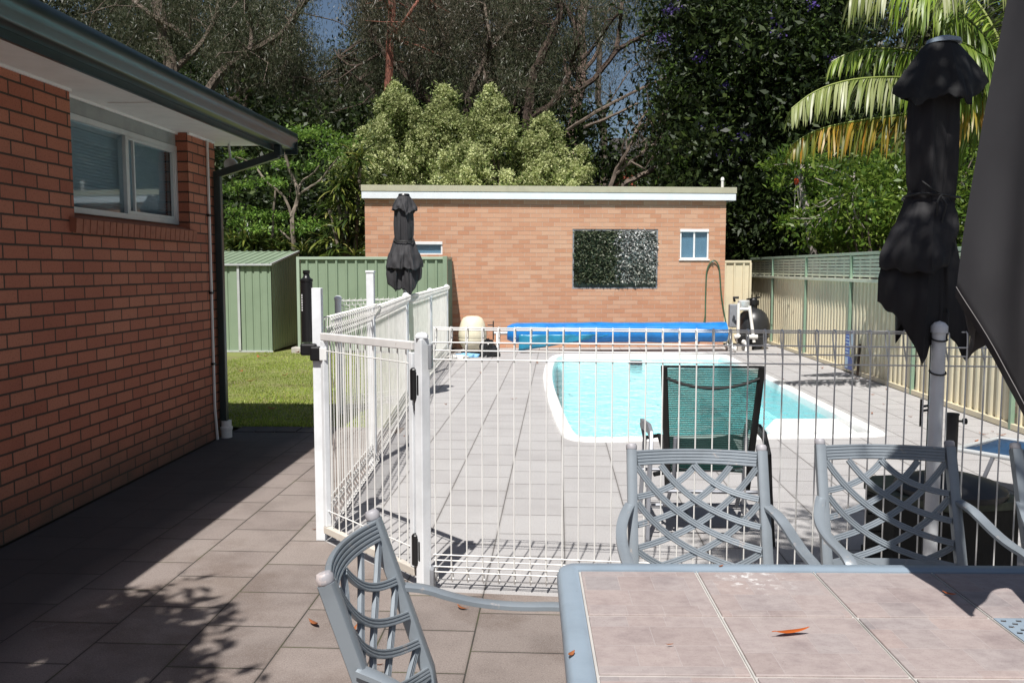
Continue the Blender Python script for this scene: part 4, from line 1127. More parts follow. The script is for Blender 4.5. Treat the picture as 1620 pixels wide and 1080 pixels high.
# far one by the side fence
U3 = Vector((-1.80, 10.12, 0))
u3 = thing("market_umbrella", (U3.x, U3.y, 0), "closed black umbrella standing in front of the brick outbuilding, above the white fence", "umbrella")
MB().tube([(U3.x, U3.y, 0.0), (U3.x, U3.y, 2.40)], .021, 12).build("pole", "old_white_paint", u3, smooth=True)
drape([(186, .21, 1.50), (-158, .205, 1.40), (-122, .165, 1.31), (-98, .075, 1.36), (-80, .10, 1.33), (-62, .17, 1.24), (-38, .15, 1.33), (-8, .205, 1.47), (40, .12, 1.5), (85, .2, 1.35), (130, .1, 1.5)], [(0, .50), (.12, .64), (.32, .66), (.46, .62), (.49, .56), (.52, .64), (.75, .92), (.9, 1.02), (1, .98)], 2.40, U3.x, U3.y, seed=21, sag=.07, wr=.010, rows=50).build("canopy", "fabric_grey", u3, smooth=True, solid=.003)
drape([(190, .225, 1.60), (-140, .20, 1.585), (-100, .17, 1.575), (-78, .15, 1.59), (-50, .20, 1.56), (-4, .23, 1.60), (60, .15, 1.66), (130, .16, 1.66)], [(0, .56), (.08, .55), (.5, .86), (1, 1.0)], 1.905, U3.x, U3.y, seed=22, sag=.06, wr=.010, rows=26).build("folded_flap", "fabric_grey", u3, smooth=True, solid=.003)
drape([(182, .15, 2.26), (-135, .14, 2.265), (-95, .125, 2.27), (-72, .15, 2.19), (-40, .12, 2.24), (-2, .165, 2.255), (60, .14, 2.2), (120, .14, 2.22)], [(0, .42), (.3, .68), (.8, .95), (1, 1)], 2.435, U3.x, U3.y, seed=23, sag=.05, wr=.008).build("valance", "fabric_grey", u3, smooth=True, solid=.003)
MB().tube([(U3.x + .122 * math.cos(a), U3.y + .122 * math.sin(a), 1.90) for a in [2 * math.pi * k / 24 for k in range(25)]], .007, 6).build("tie_cord", "black_rubber", u3)
MB().lathe([(.0, 2.43), (.07, 2.432), (.06, 2.45), (0, 2.455)], 14, (U3.x, U3.y, 0)).build("cap", "black_plastic", u3, smooth=True)
MB().lathe([(.23, 0), (.23, .05), (.06, .09), (.035, .12), (.035, .3), (.026, .3)], 20, (U3.x, U3.y, 0)).build("base", "stand_black", u3, smooth=True)

# ================================================================== POOLSIDE FURNITURE
rc = thing("recliner_chair", (.87, 4.9, 0), "high-backed recliner of see-through green mesh on a black frame, seen from behind by the pool", "recliner")
cx, yb = .875, 4.88
hw0, hw1 = .222, .262           # half width at seat, at top
def rpt(u, z): # on the leaning back, u -1..1
    k = (z - .36) / .66; return Vector((cx + u * (hw0 + (hw1 - hw0) * k), yb + .10 - .10 * k, z))
m = MB(); N1, N2 = 12, 16; vs = []
for j in range(N2 + 1):
    for i in range(N1 + 1):
        u = -1 + 2 * i / N1; z = .40 + .62 * j / N2; p = rpt(u, z); vs.append(p + Vector((0, .05 * (1 - u * u) * (1 - .6 * j / N2), 0)))
fs = [(j * (N1 + 1) + i, j * (N1 + 1) + i + 1, (j + 1) * (N1 + 1) + i + 1, (j + 1) * (N1 + 1) + i) for j in range(N2) for i in range(N1)]
m.add(vs, fs).build("sling_back", "sling_mesh", rc, smooth=True, recalc=False)
m = MB(); vs = []
for j in range(9):
    for i in range(N1 + 1):
        u = -1 + 2 * i / N1; t = j / 8; vs.append(Vector((cx + u * hw0, yb + .09 + t * .52, .44 + .09 * t + .03 * (u * u - 1) - .05 * math.sin(t * 3.1))))
m.add(vs, [(j * (N1 + 1) + i, j * (N1 + 1) + i + 1, (j + 1) * (N1 + 1) + i + 1, (j + 1) * (N1 + 1) + i) for j in range(8) for i in range(N1)]).build("sling_seat", "fabric_black", rc, smooth=True, solid=.003)
for s in (-1, 1): MB().bar(rpt(s * 1.04, .28), rpt(s * 1.04, 1.035), .036, .026, up=(0, 1, 0)).build("back_upright", "sling_frame", rc, bevel=.005)
m = MB().bar(rpt(-1.04, 1.03), rpt(1.04, 1.03), .02, .012); m.build("top_bar", "sling_frame", rc)
m = MB().tube([rpt(-1 + 2 * k / 14, .965) + Vector((0, -.012 - .012 * (1 - (1 - k / 7) ** 2), -.055 * (1 - (k / 7 - 1) ** 2))) for k in range(15)], .009, 8); m.build("brace_bar", "sling_frame", rc, smooth=True)
for s in (-1, 1):
    m = MB()
    prof = [(-.03, -.011), (.03, -.011), (.03, .011), (-.03, .011)]
    x = cx + s * .335
    m.sweep([(x + s * .02, yb + .0, .005), (x + s * .01, yb + .05, .3), (x - s * .0, yb + .06, .52), (x - s * .01, yb + .13, .615), (x - s * .01, yb + .26, .63), (x, yb + .60, .60)], [(q, p) for p, q in prof] if False else prof, up=(1, 0, 0))
    m.build("arm_leg", "sling_grey" if s < 0 else "sling_frame", rc, bevel=.004)  # right side black: its shadow is put into the material colour
    m = MB().sweep([(x, yb + .62, .60), (x - s * .02, yb + .60, .5), (x, yb + .66, .005)], prof, up=(1, 0, 0)); m.build("front_leg", "sling_grey", rc, bevel=.004)
    m = MB().tube([(x - s * .02, yb + .05, .40), (cx + s * hw0, yb + .09, .41), (cx + s * hw0, yb + .61, .52), (x - s * .01, yb + .61, .5)], .014, 8); m.build("seat_rail", "sling_frame", rc, smooth=True)
    m = MB().tube([(cx + s * .20, yb + .02, .62), (cx + s * .20, yb + .05, .38), (cx + s * .21, yb + .30, .15), (cx + s * .3, yb + .6, .2)], .012, 8); m.build("prop_bar", "sling_grey", rc, smooth=True)
m = MB()
for y, z in ((.06, .30), (.34, .14), (.60, .30)): m.tube([(cx - .33, yb + y, z), (cx + .33, yb + y, z)], .011, 8)
m.build("cross_bar", "sling_grey", rc, smooth=True)

ot = thing("wicker_box", (1.94, 4.62, 0), "low dark woven box with worn green-black lid behind the fence under the umbrella base", "storage box")
m = MB(); m.M = Matrix.Translation((2.0, 4.58, 0)) @ Matrix.Rotation(R(12), 4, 'Z') @ Matrix.Diagonal((.90, .90, .96, 1))
m.prism([(-.16, -.34), (.27, -.34), (.33, -.22), (.33, .2), (.2, .33), (-.2, .33), (-.33, .2), (-.33, -.1)], .03, .405); m.build("body", "wicker", ot, bevel=.01)
m = MB(); m.M = Matrix.Translation((2.0, 4.58, 0)) @ Matrix.Rotation(R(12), 4, 'Z') @ Matrix.Diagonal((.90, .90, .96, 1))
m.prism([(-.165, -.35), (.275, -.35), (.34, -.225), (.34, .205), (.205, .34), (-.205, .34), (-.34, .205), (-.34, -.105)], .405, .447); m.build("lid", "ottoman_lid", ot, bevel=.008)
for sx_, sy_ in ((-.15, -.28), (.25, -.26), (.25, .2), (-.22, .22)):
    MB().box(1.955 + sx_ - .02, 4.61 + sy_ - .02, 0, 1.955 + sx_ + .02, 4.61 + sy_ + .02, .032).build("foot", "black_rubber", ot)
m = MB()
for k in range(7):
    z = .12 + .04 * k; m.tube([(1.74 + .006 * (k % 2), 4.50 + .03 * k, z), (1.69, 4.47 + .03 * k, z + .006), (1.66 - .008 * (k % 3), 4.47 + .03 * k, z + .002)], .005, 5)
m.build("frayed_strands", "wicker", ot)
ub = thing("umbrella_base", (2.03, 4.50, .43), "black domed umbrella base with empty upright tube, standing on the dark woven box", "umbrella base")
MB().lathe([(.265, 0), (.27, .012), (.268, .03), (.22, .062), (.13, .088), (.055, .10), (.04, .105)], 40, (2.03, 4.50, .43)).build("base_disc", "stand_black", ub, smooth=True)
MB().lathe([(.030, .10), (.030, .40), (.033, .402), (.033, .41), (.024, .41), (.024, .38)], 20, (2.03, 4.50, .43)).build("tube", "stand_black", ub, smooth=True)
m = MB().tube([(2.06, 4.50, .80), (2.085, 4.495, .80)], .006, 6); m.M = Matrix.Translation((2.09, 4.495, .80)) @ Matrix.Rotation(R(90), 4, 'Y'); m.lathe([(0, -.01), (.016, -.008), (.016, .008), (0, .01)], 10); m.build("knob", "black_plastic", ub)

ln = thing("sun_lounger", (3.15, 5.95, 0), "low sun lounger with dark blue fabric and pale tube frame by the boundary fence", "sun lounger")
A, B_, Cc = Vector((2.70, 5.93, .36)), Vector((2.97, 5.50, .36)), Vector((3.22, 6.36, .36))
e1 = (Vector((3.19, 6.33, .36)) - A); e2 = Vector((e1.y, -e1.x, 0)).normalized()
e1n = e1.normalized(); Pn = lambda a, b, z: A + e1n * a + e2 * b + Vector((0, 0, z))
m = MB(); vs = []
for j in range(13):
    for i in range(9): vs.append(Pn(.005 + .63 * i / 8, .01 + 1.70 * j / 12, -.0 - .015 * math.sin(math.pi * i / 8)))
m.add(vs, [(j * 9 + i, j * 9 + i + 1, (j + 1) * 9 + i + 1, (j + 1) * 9 + i) for j in range(12) for i in range(8)]).build("sling", "blue_sling", ln, smooth=True, solid=.004)
m = MB().tube([Pn(0, 0, 0), Pn(.64, 0, 0), Pn(.64, 1.78, 0), Pn(0, 1.78, 0), Pn(0, 0, 0)], .016, 10); m.build("frame", "alu_frame", ln, smooth=True)
for a, b in ((0, .25), (.64, .25), (0, 1.5), (.64, 1.5)):
    MB().tube([Pn(a, b, -.01), Pn(a, b - .12, -.36)], .014, 8).build("leg", "sling_grey", ln, smooth=True)

# ================================================================== THINGS BY THE OUTBUILDING WALL
rl = thing("pool_cover_roller", (1.1, 16.3, 0), "long roll of bright blue pool cover on a reel along the outbuilding wall", "pool cover roller")
ya, yb2 = 16.25, 16.72; xa, xb = -.95, 3.22; zr = .37
def rr_at(t): return Vector((xa + (xb - xa) * t, ya + (yb2 - ya) * t, zr))
axis = (rr_at(1) - rr_at(0)).normalized(); side = Vector((-axis.y, axis.x, 0))
m = MB(); n = 28; K = 44; vs = []
for i in range(K + 1):
    t = i / K; c = rr_at(t); r = .190 + .003 * math.sin(t * 19) + .0025 * math.sin(t * 47 + 1) - (.05 if i == 0 else 0)
    if i in (0, 1): r *= .90
    for j in range(n):
        a = 2 * math.pi * j / n; q = r * (1 + .012 * math.sin(3 * a + t * 9) + .010 * math.sin(5 * a + 31 * t) + .006 * math.sin(11 * a + 60 * t)) + (.015 if j == 3 else 0)
        vs.append(c + side * (q * math.cos(a)) + Vector((0, 0, q * math.sin(a))))
m.add(vs, [(i * n + j, i * n + (j + 1) % n, (i + 1) * n + (j + 1) % n, (i + 1) * n + j) for i in range(K) for j in range(n)] + [tuple(range(n - 1, -1, -1)), tuple(K * n + j for j in range(n))])
m.build("rolled_cover", "blue_cover", rl, smooth=True)
m = MB(); vs = []; KK = 20
for i in range(KK + 1):
    t = .05 + .40 * i / KK; c = rr_at(t)
    for j in range(7):
        s = j / 6; drop = .30 * (1 - .92 * max(0, (i / KK)) ** 1.2) * s
        vs.append(c - side * (.195 - .02 * s + .012 * math.sin(9 * t * 6 + s * 4)) + Vector((0, 0, -.02 - drop)))
m.add(vs, [(i * 7 + j, i * 7 + j + 1, (i + 1) * 7 + j + 1, (i + 1) * 7 + j) for i in range(KK) for j in range(6)]); m.build("hanging_flap", "teal_cover", rl, smooth=True, solid=.004)
m = MB().tube([rr_at(-.06), rr_at(1.03)], .028, 10); m.build("axle", "alu_frame", rl, smooth=True)
for t in (-.045, 1.02):
    c = rr_at(t); m = MB().tube([c, c + side * .22 + Vector((0, 0, -.30))], .018, 8).tube([c, c - side * .22 + Vector((0, 0, -.30))], .018, 8).tube([c + side * .26 + Vector((0, 0, -.30)), c - side * .26 + Vector((0, 0, -.30))], .018, 8)
    m.build("stand", "alu_frame", rl, smooth=True)
    for s in (-1, 1):
        w = MB(); w.M = Matrix.Translation(c + side * .25 * s + Vector((0, 0, -.302)) - axis * .03 * (1 if t < 0 else -1)) @ Matrix.Rotation(R(90) , 4, 'Y')
        w.lathe([(.0, -.02), (.035, -.022), (.04, -.012), (.062, -.02), (.067, -.012), (.067, .012), (.062, .02), (.04, .012), (.035, .022), (0, .02)], 20); w.build("wheel", "pvc", rl, smooth=True)
c = rr_at(-.062) + Vector((0, 0, .06))
m = MB().bar(c + Vector((0, -.01, .17)), c + Vector((0, -.02, -.19)), .02, .04).tube([c + Vector((0, 0, .09)), c + Vector((-.11, -.01, .09))], .012, 8)
m.build("crank_handle", "black_plastic", rl, bevel=.003)

dr = thing("plastic_drum", (-1.595, 16.15, 0), "cream rounded plastic drum standing against the outbuilding wall beside the green fence", "drum")
MB().lathe([(.13, .04), (.19, .09), (.245, .18), (.265, .25), (.268, .265), (.262, .275), (.268, .285), (.268, .36), (.255, .46), (.225, .57), (.18, .655), (.11, .69), (0, .698)], 36, (-1.595, 16.15, 0)).build("body", "cream_plastic", dr, smooth=True)
MB().lathe([(.22, 0), (.22, .03), (.15, .042)], 24, (-1.595, 16.15, 0)).build("base", "black_plastic", dr, smooth=True)

def crumple(name, cx, cy, rx, ry, h, mat, seed, label, cat):
    rg = np.random.default_rng(seed); m = MB(); n, k = 26, 12; vs = []
    ph = rg.uniform(0, 6.28, 6)
    for i in range(k + 1):
        t = i / k * math.pi / 2
        for j in range(n):
            a = 2 * math.pi * j / n
            q = 1 + .16 * math.sin(3 * a + ph[0] + 3 * t) + .12 * math.sin(7 * a + ph[1] - 5 * t) + rg.normal(0, .05)
            vs.append((cx + rx * q * math.cos(t) * math.cos(a), cy + ry * q * math.cos(t) * math.sin(a), .004 + h * math.sin(t) * (q ** .8)))
    m.add(vs, [(i * n + j, i * n + (j + 1) % n, (i + 1) * n + (j + 1) % n, (i + 1) * n + j) for i in range(k) for j in range(n)] + [tuple(range(n - 1, -1, -1))])
    return tag(m.build(name, mat, loc=(cx, cy, 0)), label, cat)
crumple("plastic_bag", -1.24, 15.45, .17, .15, .27, "bag_black", 2, "crumpled black plastic bag on the paving in front of the cream drum", "bag")
crumple("blue_cloth", -1.62, 15.35, .24, .10, .06, "light_blue", 5, "flat light blue cloth lying on the paving before the cream drum", "cloth")
crumple("white_cloth", -1.80, 15.15, .20, .09, .05, "pvc", 9, "crumpled white cloth lying on the paving by the end of the white fence", "cloth")

# filter and pump in the right corner
pf = thing("pool_filter", (3.78, 17.1, 0), "black round pool filter tank with white pipes in the corner beside the outbuilding", "pool filter")
MB().lathe([(.17, .0), (.19, .06), (.27, .16), (.315, .30), (.32, .45), (.30, .58), (.24, .70), (.15, .78), (.08, .80), (.08, .86)], 30, (3.86, 17.25, 0)).build("tank", "tank_black", pf, smooth=True)
m = MB().lathe([(.10, .86), (.11, .88), (.11, .95), (.07, .97), (.05, 1.0)], 18, (3.86, 17.25, 0)); m.bar((3.72, 17.2, .98), (3.98, 17.26, 1.02), .05, .03); m.build("valve", "black_plastic", pf, smooth=False)
m = MB().lathe([(.10, 0), (.115, .02), (.115, .12), (.09, .14)], 18, (3.62, 17.0, .83)); m.M = None; m.build("pump_lid", "alu_frame", pf, smooth=True)
m = MB().box(3.40, 17.25, .42, 3.55, 17.4, .88); m.build("control_box", "grey_plastic", pf, bevel=.02)
m = MB().tube([(3.50, 16.9, .92), (3.50, 16.9, .16)], .032, 12).tube([(3.71, 16.92, .86), (3.80, 16.86, .16)], .032, 12).tube([(3.42, 16.86, .27), (3.86, 16.84, .27)], .042, 12).tube([(3.52, 16.92, .80), (3.72, 16.92, .80)], .032, 12).tube([(3.60, 16.7, .16), (3.63, 16.66, .12), (3.60, 16.6, 0)], .035, 12).tube([(3.57, 16.75, .18), (3.60, 16.7, .17)], .045, 12)
m.build("pipework", "pvc", pf, smooth=True)
m = MB().tube([(3.85, 16.84, .255), (4.1, 16.95, .27)], .02, 8).tube([(3.45, 17.05, .95), (3.42, 16.98, 1.02), (3.50, 16.93, 1.02)], .025, 8); m.build("pump_hose", "black_rubber", pf, smooth=True)
m = MB(); m.M = Matrix.Translation((3.60, 17.02, .22)) @ Matrix.Rotation(R(90), 4, 'X'); m.lathe([(0, -.14), (.11, -.14), (.12, -.1), (.12, .18), (.08, .22), (0, .22)], 18); m.build("pump_motor", "black_plastic", pf, smooth=True)
m = MB().box(3.48, 16.8, 0, 3.75, 17.2, .09); m.build("pump_base", "concrete", pf, bevel=.008)

hw_ = lambda u, dy, z: bw(u, dy, z)
hp = [(6.62, -.14, .30), (6.70, -.09, .38), (6.79, -.06, .56), (6.795, -.03, .9), (6.80, -.025, 1.3), (6.805, -.025, 1.5), (6.84, -.03, 1.64), (6.91, -.035, 1.735), (6.98, -.04, 1.745), (7.05, -.035, 1.65), (7.08, -.03, 1.5), (7.11, -.03, 1.1), (7.16, -.03, .8), (7.22, -.04, .5), (7.26, -.06, .2), (7.27, -.1, .03)]
P = np.array(hp)
for _ in range(2):
    Q = [P[0]]
    for a, b in zip(P[:-1], P[1:]): Q += [a * .75 + b * .25, a * .25 + b * .75]
    Q.append(P[-1]); P = np.array(Q)
ho = thing("garden_hose", bw(6.95, -.05, 0), "dark green garden hose looped over the outbuilding wall below the small window", "hose")
MB().tube([bw(*p) for p in P], .014, 8).build("hose_tube", "hose_green", ho, smooth=True)
MB().tube([bw(6.79, -.075, .56), bw(6.70, -.12, .42), bw(6.60, -.16, .29)], .013, 8).build("hose_end", "hose_green", ho, smooth=True)
m = MB(); c = bw(6.93, -.005, 1.71); m.tube([c, c + Vector((0, -.06, .01))], .012, 8); m.build("hook", "grey_plastic", ho)

sg = thing("safety_sign", (4.44, 13.25, 0), "tall narrow blue and pale safety sign leaning on the boundary fence", "sign")
m = MB().box(4.405, 13.06, .06, 4.417, 13.42, .64); m.build("board", "sign_blue", sg, bevel=.002)
m = MB().box(4.4025, 13.08, .40, 4.4042, 13.24, .62); m.build("pale_panel", "sign_pale", sg)
m = MB().box(4.4025, 13.08, .26, 4.4042, 13.2, .385); m.build("yellow_panel", "sign_yellow", sg)
m = MB().box(4.4025, 13.28, .08, 4.4042, 13.40, .24); m.build("lower_panel", "sign_pale", sg)
m = MB()
for k in range(6): m.box(4.4005, 13.27, .30 + k * .05, 4.4042, 13.40 - .02 * (k % 3), .318 + k * .05)
m.build("text_rows", "sign_pale", sg)
m = MB().tube([(4.41, 12.86, .02), (4.43, 12.84, .48)], .018, 6); tag(m.build("wooden_stake", "bark_dark", loc=(4.41, 12.86, 0)), "dark wooden stake leaning on the boundary fence beside the blue sign", "stake")

# ================================================================== FALLEN LEAVES
def leaf_shape(name, mat, L, W, curl):
    m = MB(); n = 9; vs = []
    for i in range(n + 1):
        t = i / n; w = W * math.sin(math.pi * min(1, t * .96 + .02)) ** .8 * .5 * (1 - .25 * t); x = (t - .5) * L; z = .0015 + curl * L * (abs(t - .45) * 1.6) ** 2.2; yb_ = .10 * L * math.sin(t * 3.0)
        vs += [(x, yb_ - w, z + w * .35), (x, yb_, z), (x, yb_ + w, z + w * .35)]
    fs = []
    for i in range(n):
        a = 3 * i; fs += [(a, a + 3, a + 4, a + 1), (a + 1, a + 4, a + 5, a + 2)]
    m.add(vs, fs)
    m.tube([(-.5 * L, 0, .002 + curl * L * .5), (-.62 * L, -.02 * L, .004 + curl * L * .4)], W * .04, 5)
    return m.build(name, mat, smooth=True, solid=.0006)
def tz(x, y, z=.7225): return Vector((x, y, z))
def on_table(px, py): 
    d = _f + _r * ((px - 810) / FPX) + _u * ((540 - py) / FPX); t = (.722 - CAM_H) / d.z; return Vector((0, 0, CAM_H)) + d * t
def on_ground(px, py):
    d = _f + _r * ((px - 810) / FPX) + _u * ((540 - py) / FPX); t = (0 - CAM_H) / d.z; return Vector((0, 0, CAM_H)) + d * t
TLV = [((1254, 1003), .085, .019, .22, 12, "orange_leaf", "long curled orange leaf in the middle of the tiled table top"),
       ((1503, 941), .030, .014, .3, -40, "orange_leaf", "small orange leaf on the tile joint near the perforated plate"),
       ((905, 1036), .024, .014, .35, 60, "dry_leaf", "small dry leaf on the blue-grey table edge frame"),
       ((1141, 896), .016, .008, .3, 30, "dry_leaf", "tiny dry leaf near the far edge of the table top"),
       ((1060, 1020), .016, .004, .2, 10, "dry_leaf", "tiny thin dry leaf on the table tile left of the long orange leaf")]
for (px, py), L, W, cu, rz, mt, lab in TLV:
    o = leaf_shape("table_leaf", mt, L, W, cu); o.location = on_table(px, py); o.rotation_euler.z = R(rz); tag(o, lab, "leaf", "leaves fallen on the table")
lf = None
GL = [(601, 1052), (560, 1002), (731, 963), (497, 838), (495, 990), (607, 850), (1398, 640), (1345, 590), (1402, 617), (1381, 625), (1500, 690), (1555, 688), (1440, 660), (1570, 683), (1585, 690), (1380, 655), (1470, 712), (1300, 583), (1355, 600), (1520, 712), (640, 690), (812, 632), (1230, 560), (690, 600), (1545, 700), (1350, 735), (1256, 848), (850, 575), (1180, 690), (1240, 600), (1290, 640), (760, 590), (705, 640)]
for i, (px, py) in enumerate(GL):
    if lf is None: lf = o = leaf_shape("fallen_leaf", "dry_leaf", .07, .026, .3)
    else: o = lf.copy(); COL.objects.link(o)
    p = on_ground(px, py); o.location = (p.x, p.y, .002); s = .45 + .9 * ((i * 37) % 10) / 10; o.scale = (s, s, s); o.rotation_euler = (R((i * 53) % 40 - 20), R((i * 31) % 30 - 15) * .4, R(i * 77))
    o.location.z = .006 * s
    tag(o, "dry reddish leaf fallen on the grey pavers", "leaf", "dry leaves scattered on the paving")
g2 = None
for i, (px, py) in enumerate([(421, 566), (452, 597), (410, 567), (430, 650), (380, 590), (470, 560), (397, 606)]):
    o = lf.copy(); COL.objects.link(o); p = on_ground(px, py); o.location = (p.x, p.y, .03); s = 1.3 + .3 * (i % 3); o.scale = (s, s, s); o.rotation_euler.z = R(i * 63)
    tag(o, "dry brown leaf lying on the lawn", "leaf", "dry leaves on the lawn")

# ================================================================== VEGETATION
def straps(B, D, L, W, droop, seg=4):
    """ribbon leaves bending down under their weight"""
    n = len(B); D = unit(D); L = np.asarray(L).reshape(-1, 1) * np.ones((n, 1)); W = np.asarray(W).reshape(-1, 1) * np.ones((n, 1))
    S = np.cross(D, np.array([0, 0, 1.0])); S = unit(S + rng.normal(0, .25, (n, 3)))
    P = B.copy(); d = D.copy(); rows = []
    for i in range(seg + 1):
        t = i / seg; w = W * (.35 + .65 * math.sin(math.pi * min(1, .15 + t * .75))) * (1 if i < seg else .12)
        rows += [P - S * w * .5, P + S * w * .5]
        d = unit(d + np.array([0, 0, -1.0]) * np.asarray(droop).reshape(-1, 1) / seg); P = P + d * L / seg
    V = np.stack(rows, 1).reshape(-1, 3); k = 2 * (seg + 1); base = (np.arange(n) * k)[:, None]
    F = np.concatenate([base + np.array([[2 * i, 2 * i + 1, 2 * i + 3, 2 * i + 2]]) for i in range(seg)], 0)
    return V, F
def cat_geo(parts):
    Vs, Fs, o = [], [], 0
    for V, F in parts: Vs.append(V); Fs.append(F + o); o += len(V)
    return np.concatenate(Vs), np.concatenate(Fs)
def P3(pts, Y, jit=0.0):
    rg = random.Random(int(pts[0][0] * 7 + pts[0][1])); return [at(p[0], p[1], Y + (rg.uniform(-jit, jit) if i else 0)) for i, p in enumerate(pts)]
def smooth_line(P, k=2):
    P = np.array([tuple(p) for p in P])
    for _ in range(k):
        Q = [P[0]]
        for a, b in zip(P[:-1], P[1:]): Q += [a * .75 + b * .25, a * .25 + b * .75]
        Q.append(P[-1]); P = np.array(Q)
    return P
def limb_tube(m, P, r0, r1, n=7):
    P = smooth_line(P); k = len(P)
    P = P + np.array([[math.sin(i * 1.7 + P[0][0]) * .03, 0, math.cos(i * 2.1) * .03] for i in range(k)]) * (r0 * 4)
    m.tube([Vector(p) for p in P], [r0 + (r1 - r0) * i / (k - 1) for i in range(k)], n)
    return P
def in_holes(px, py, holes): return any(((px - a) / c) ** 2 + ((py - b) / d) ** 2 < 1 for a, b, c, d in holes)
SKY = [(520, 30, 44, 46), (548, 62, 26, 24), (975, 200, 24, 60), (940, 95, 26, 28), (905, 20, 22, 24), (1035, 60, 20, 22), (750, 108, 12, 12), (1000, 120, 26, 28), (870, 75, 16, 18), (1020, 185, 24, 26), (600, 35, 16, 16), (945, 165, 18, 22), (990, 40, 16, 16), (805, 100, 12, 12), (675, 70, 10, 10), (465, 25, 12, 12), (1395, 62, 16, 14)]

def eucalypt(label, Y, limbs, boxes, leafmat, barkmat, per=130, size=1.0, twig=.55, depth=2.0):
    base = None
    t = None
    m = MB(); allP = []
    first = P3(limbs[0][0], Y)
    bx = first[0]; gz = terrain(bx.x, bx.y)
    t = thing("eucalyptus_tree", (bx.x, bx.y, gz - .1), label, "tree", "gum trees on the slope behind the outbuilding")
    for k, (pts, r0, r1) in enumerate(limbs):
        P = P3(pts, Y, 0 if k == 0 else 1.2)
        if k == 0: P = [Vector((P[0].x, P[0].y, gz - .1))] + P
        allP.append(limb_tube(m, P, r0, r1))
    AP = np.concatenate(allP); cs = []
    for (a, b, c, d, nn) in boxes:
        for _ in range(nn):
            px, py = rng.uniform(a, c), rng.uniform(b, d)
            if in_holes(px, py, SKY) and rng.random() < .985: continue
            q = at(px, py, Y + float(rng.normal(depth * .7, depth * .8))); cs.append((q.x, q.y, q.z))
    cs = np.array(cs)
    for q in cs:
        if rng.random() < twig:
            j = np.argmin(((AP - q) ** 2).sum(1)); e = AP[j]
            if np.linalg.norm(e - q) < 5:
                mid = (e + q) / 2 + rng.normal(0, .2, 3) + np.array([0, 0, .15])
                m.tube([Vector(e), Vector(mid), Vector(q)], [.026, .016, .006], 4, cap=False)
    m.build("trunk", barkmat, t, smooth=True, recalc=False)
    per = int(per * 1.35); C = np.repeat(cs, per, 0); n = len(C)
    rad = np.repeat(rng.uniform(.22, .58, len(cs)), per)[:, None] * size
    C = C + rng.normal(0, 1, (n, 3)) * rad * np.array([.75, .75, .6])
    D = rng.normal(0, .55, (n, 3)) + np.array([0, 0, -.8])
    V, F = leaves(C, D, rng.uniform(.09, .19, n) * size, rng.uniform(.012, .024, n) * size, .08)
    np_mesh("crown", V, F, leafmat, t)
    return t

eucalypt("leaning gum with pinkish trunk and a long dark limb rising behind the house gutter", 26,
         [([(292, 250), (285, 200), (272, 115), (260, 60), (240, -40)], .30, .16), ([(300, 190), (345, 117), (395, 82), (446, 58), (470, 20), (505, -30)], .16, .06), ([(395, 82), (400, 40), (380, -20)], .08, .04), ([(272, 115), (330, 60), (350, 0), (345, -40)], .10, .05), ([(300, 60), (230, 20), (180, -30)], .1, .05)],
         [(120, -40, 300, 90, 80), (250, -40, 490, 70, 130), (330, 60, 480, 140, 50)], "euc_leaf", "bark_grey", per=190)
eucalypt("low forked gum with pale curving branches just above the house roof corner", 29,
         [([(385, 260), (384, 160), (400, 137), (437, 138), (452, 110), (458, 60), (475, 10)], .22, .06), ([(383, 165), (372, 120), (385, 90), (412, 40), (420, -20)], .12, .05), ([(384, 150), (366, 160), (352, 140), (350, 90)], .08, .03), ([(437, 138), (470, 120), (500, 130)], .07, .03), ([(480, 165), (487, 140), (478, 110)], .05, .02)],
         [(330, 40, 470, 160, 60), (420, 60, 600, 190, 70), (330, 140, 520, 230, 35)], "euc_leaf", "bark_grey", per=130)
eucalypt("tall straight gum with a sunlit red trunk above the pale flowering shrubs", 24.6,
         [([(613, 250), (614, 140), (618, 60), (622, -40)], .125, .10), ([(620, 60), (650, 20), (680, -30)], .06, .03), ([(620, 20), (590, -30)], .06, .03)],
         [(560, -40, 690, 60, 70), (640, 20, 720, 110, 30)], "euc_leaf_brown", "bark_red", per=130)
eucalypt("dark leaning gum whose trunk arcs down to the right behind the red trunk", 27,
         [([(700, 215), (690, 176), (640, 116), (602, 84), (580, 30), (570, -40)], .17, .06), ([(655, 190), (652, 165), (660, 130), (690, 90)], .14, .04), ([(602, 84), (560, 110), (535, 90)], .05, .02), ([(690, 140), (664, 100), (655, 60), (640, -20)], .09, .03), ([(592, 145), (575, 130), (545, 110)], .06, .02)],
         [(560, -30, 740, 130, 120), (500, 80, 640, 190, 60), (640, 80, 760, 150, 40)], "euc_leaf", "bark_dark", per=130)
eucalypt("slim-limbed gum leaning right above the second flowering shrub", 28,
         [([(738, 220), (738, 168), (744, 144), (763, 104), (777, 78), (797, 53), (816, 28), (845, -20)], .15, .05), ([(770, 90), (775, 55), (765, 0), (770, -40)], .07, .03), ([(763, 104), (770, 135), (772, 165)], .06, .05), ([(797, 53), (825, 52), (850, 40)], .05, .02)],
         [(690, -40, 850, 90, 140), (720, 70, 850, 160, 60)], "euc_leaf_brown", "bark_grey", per=130)
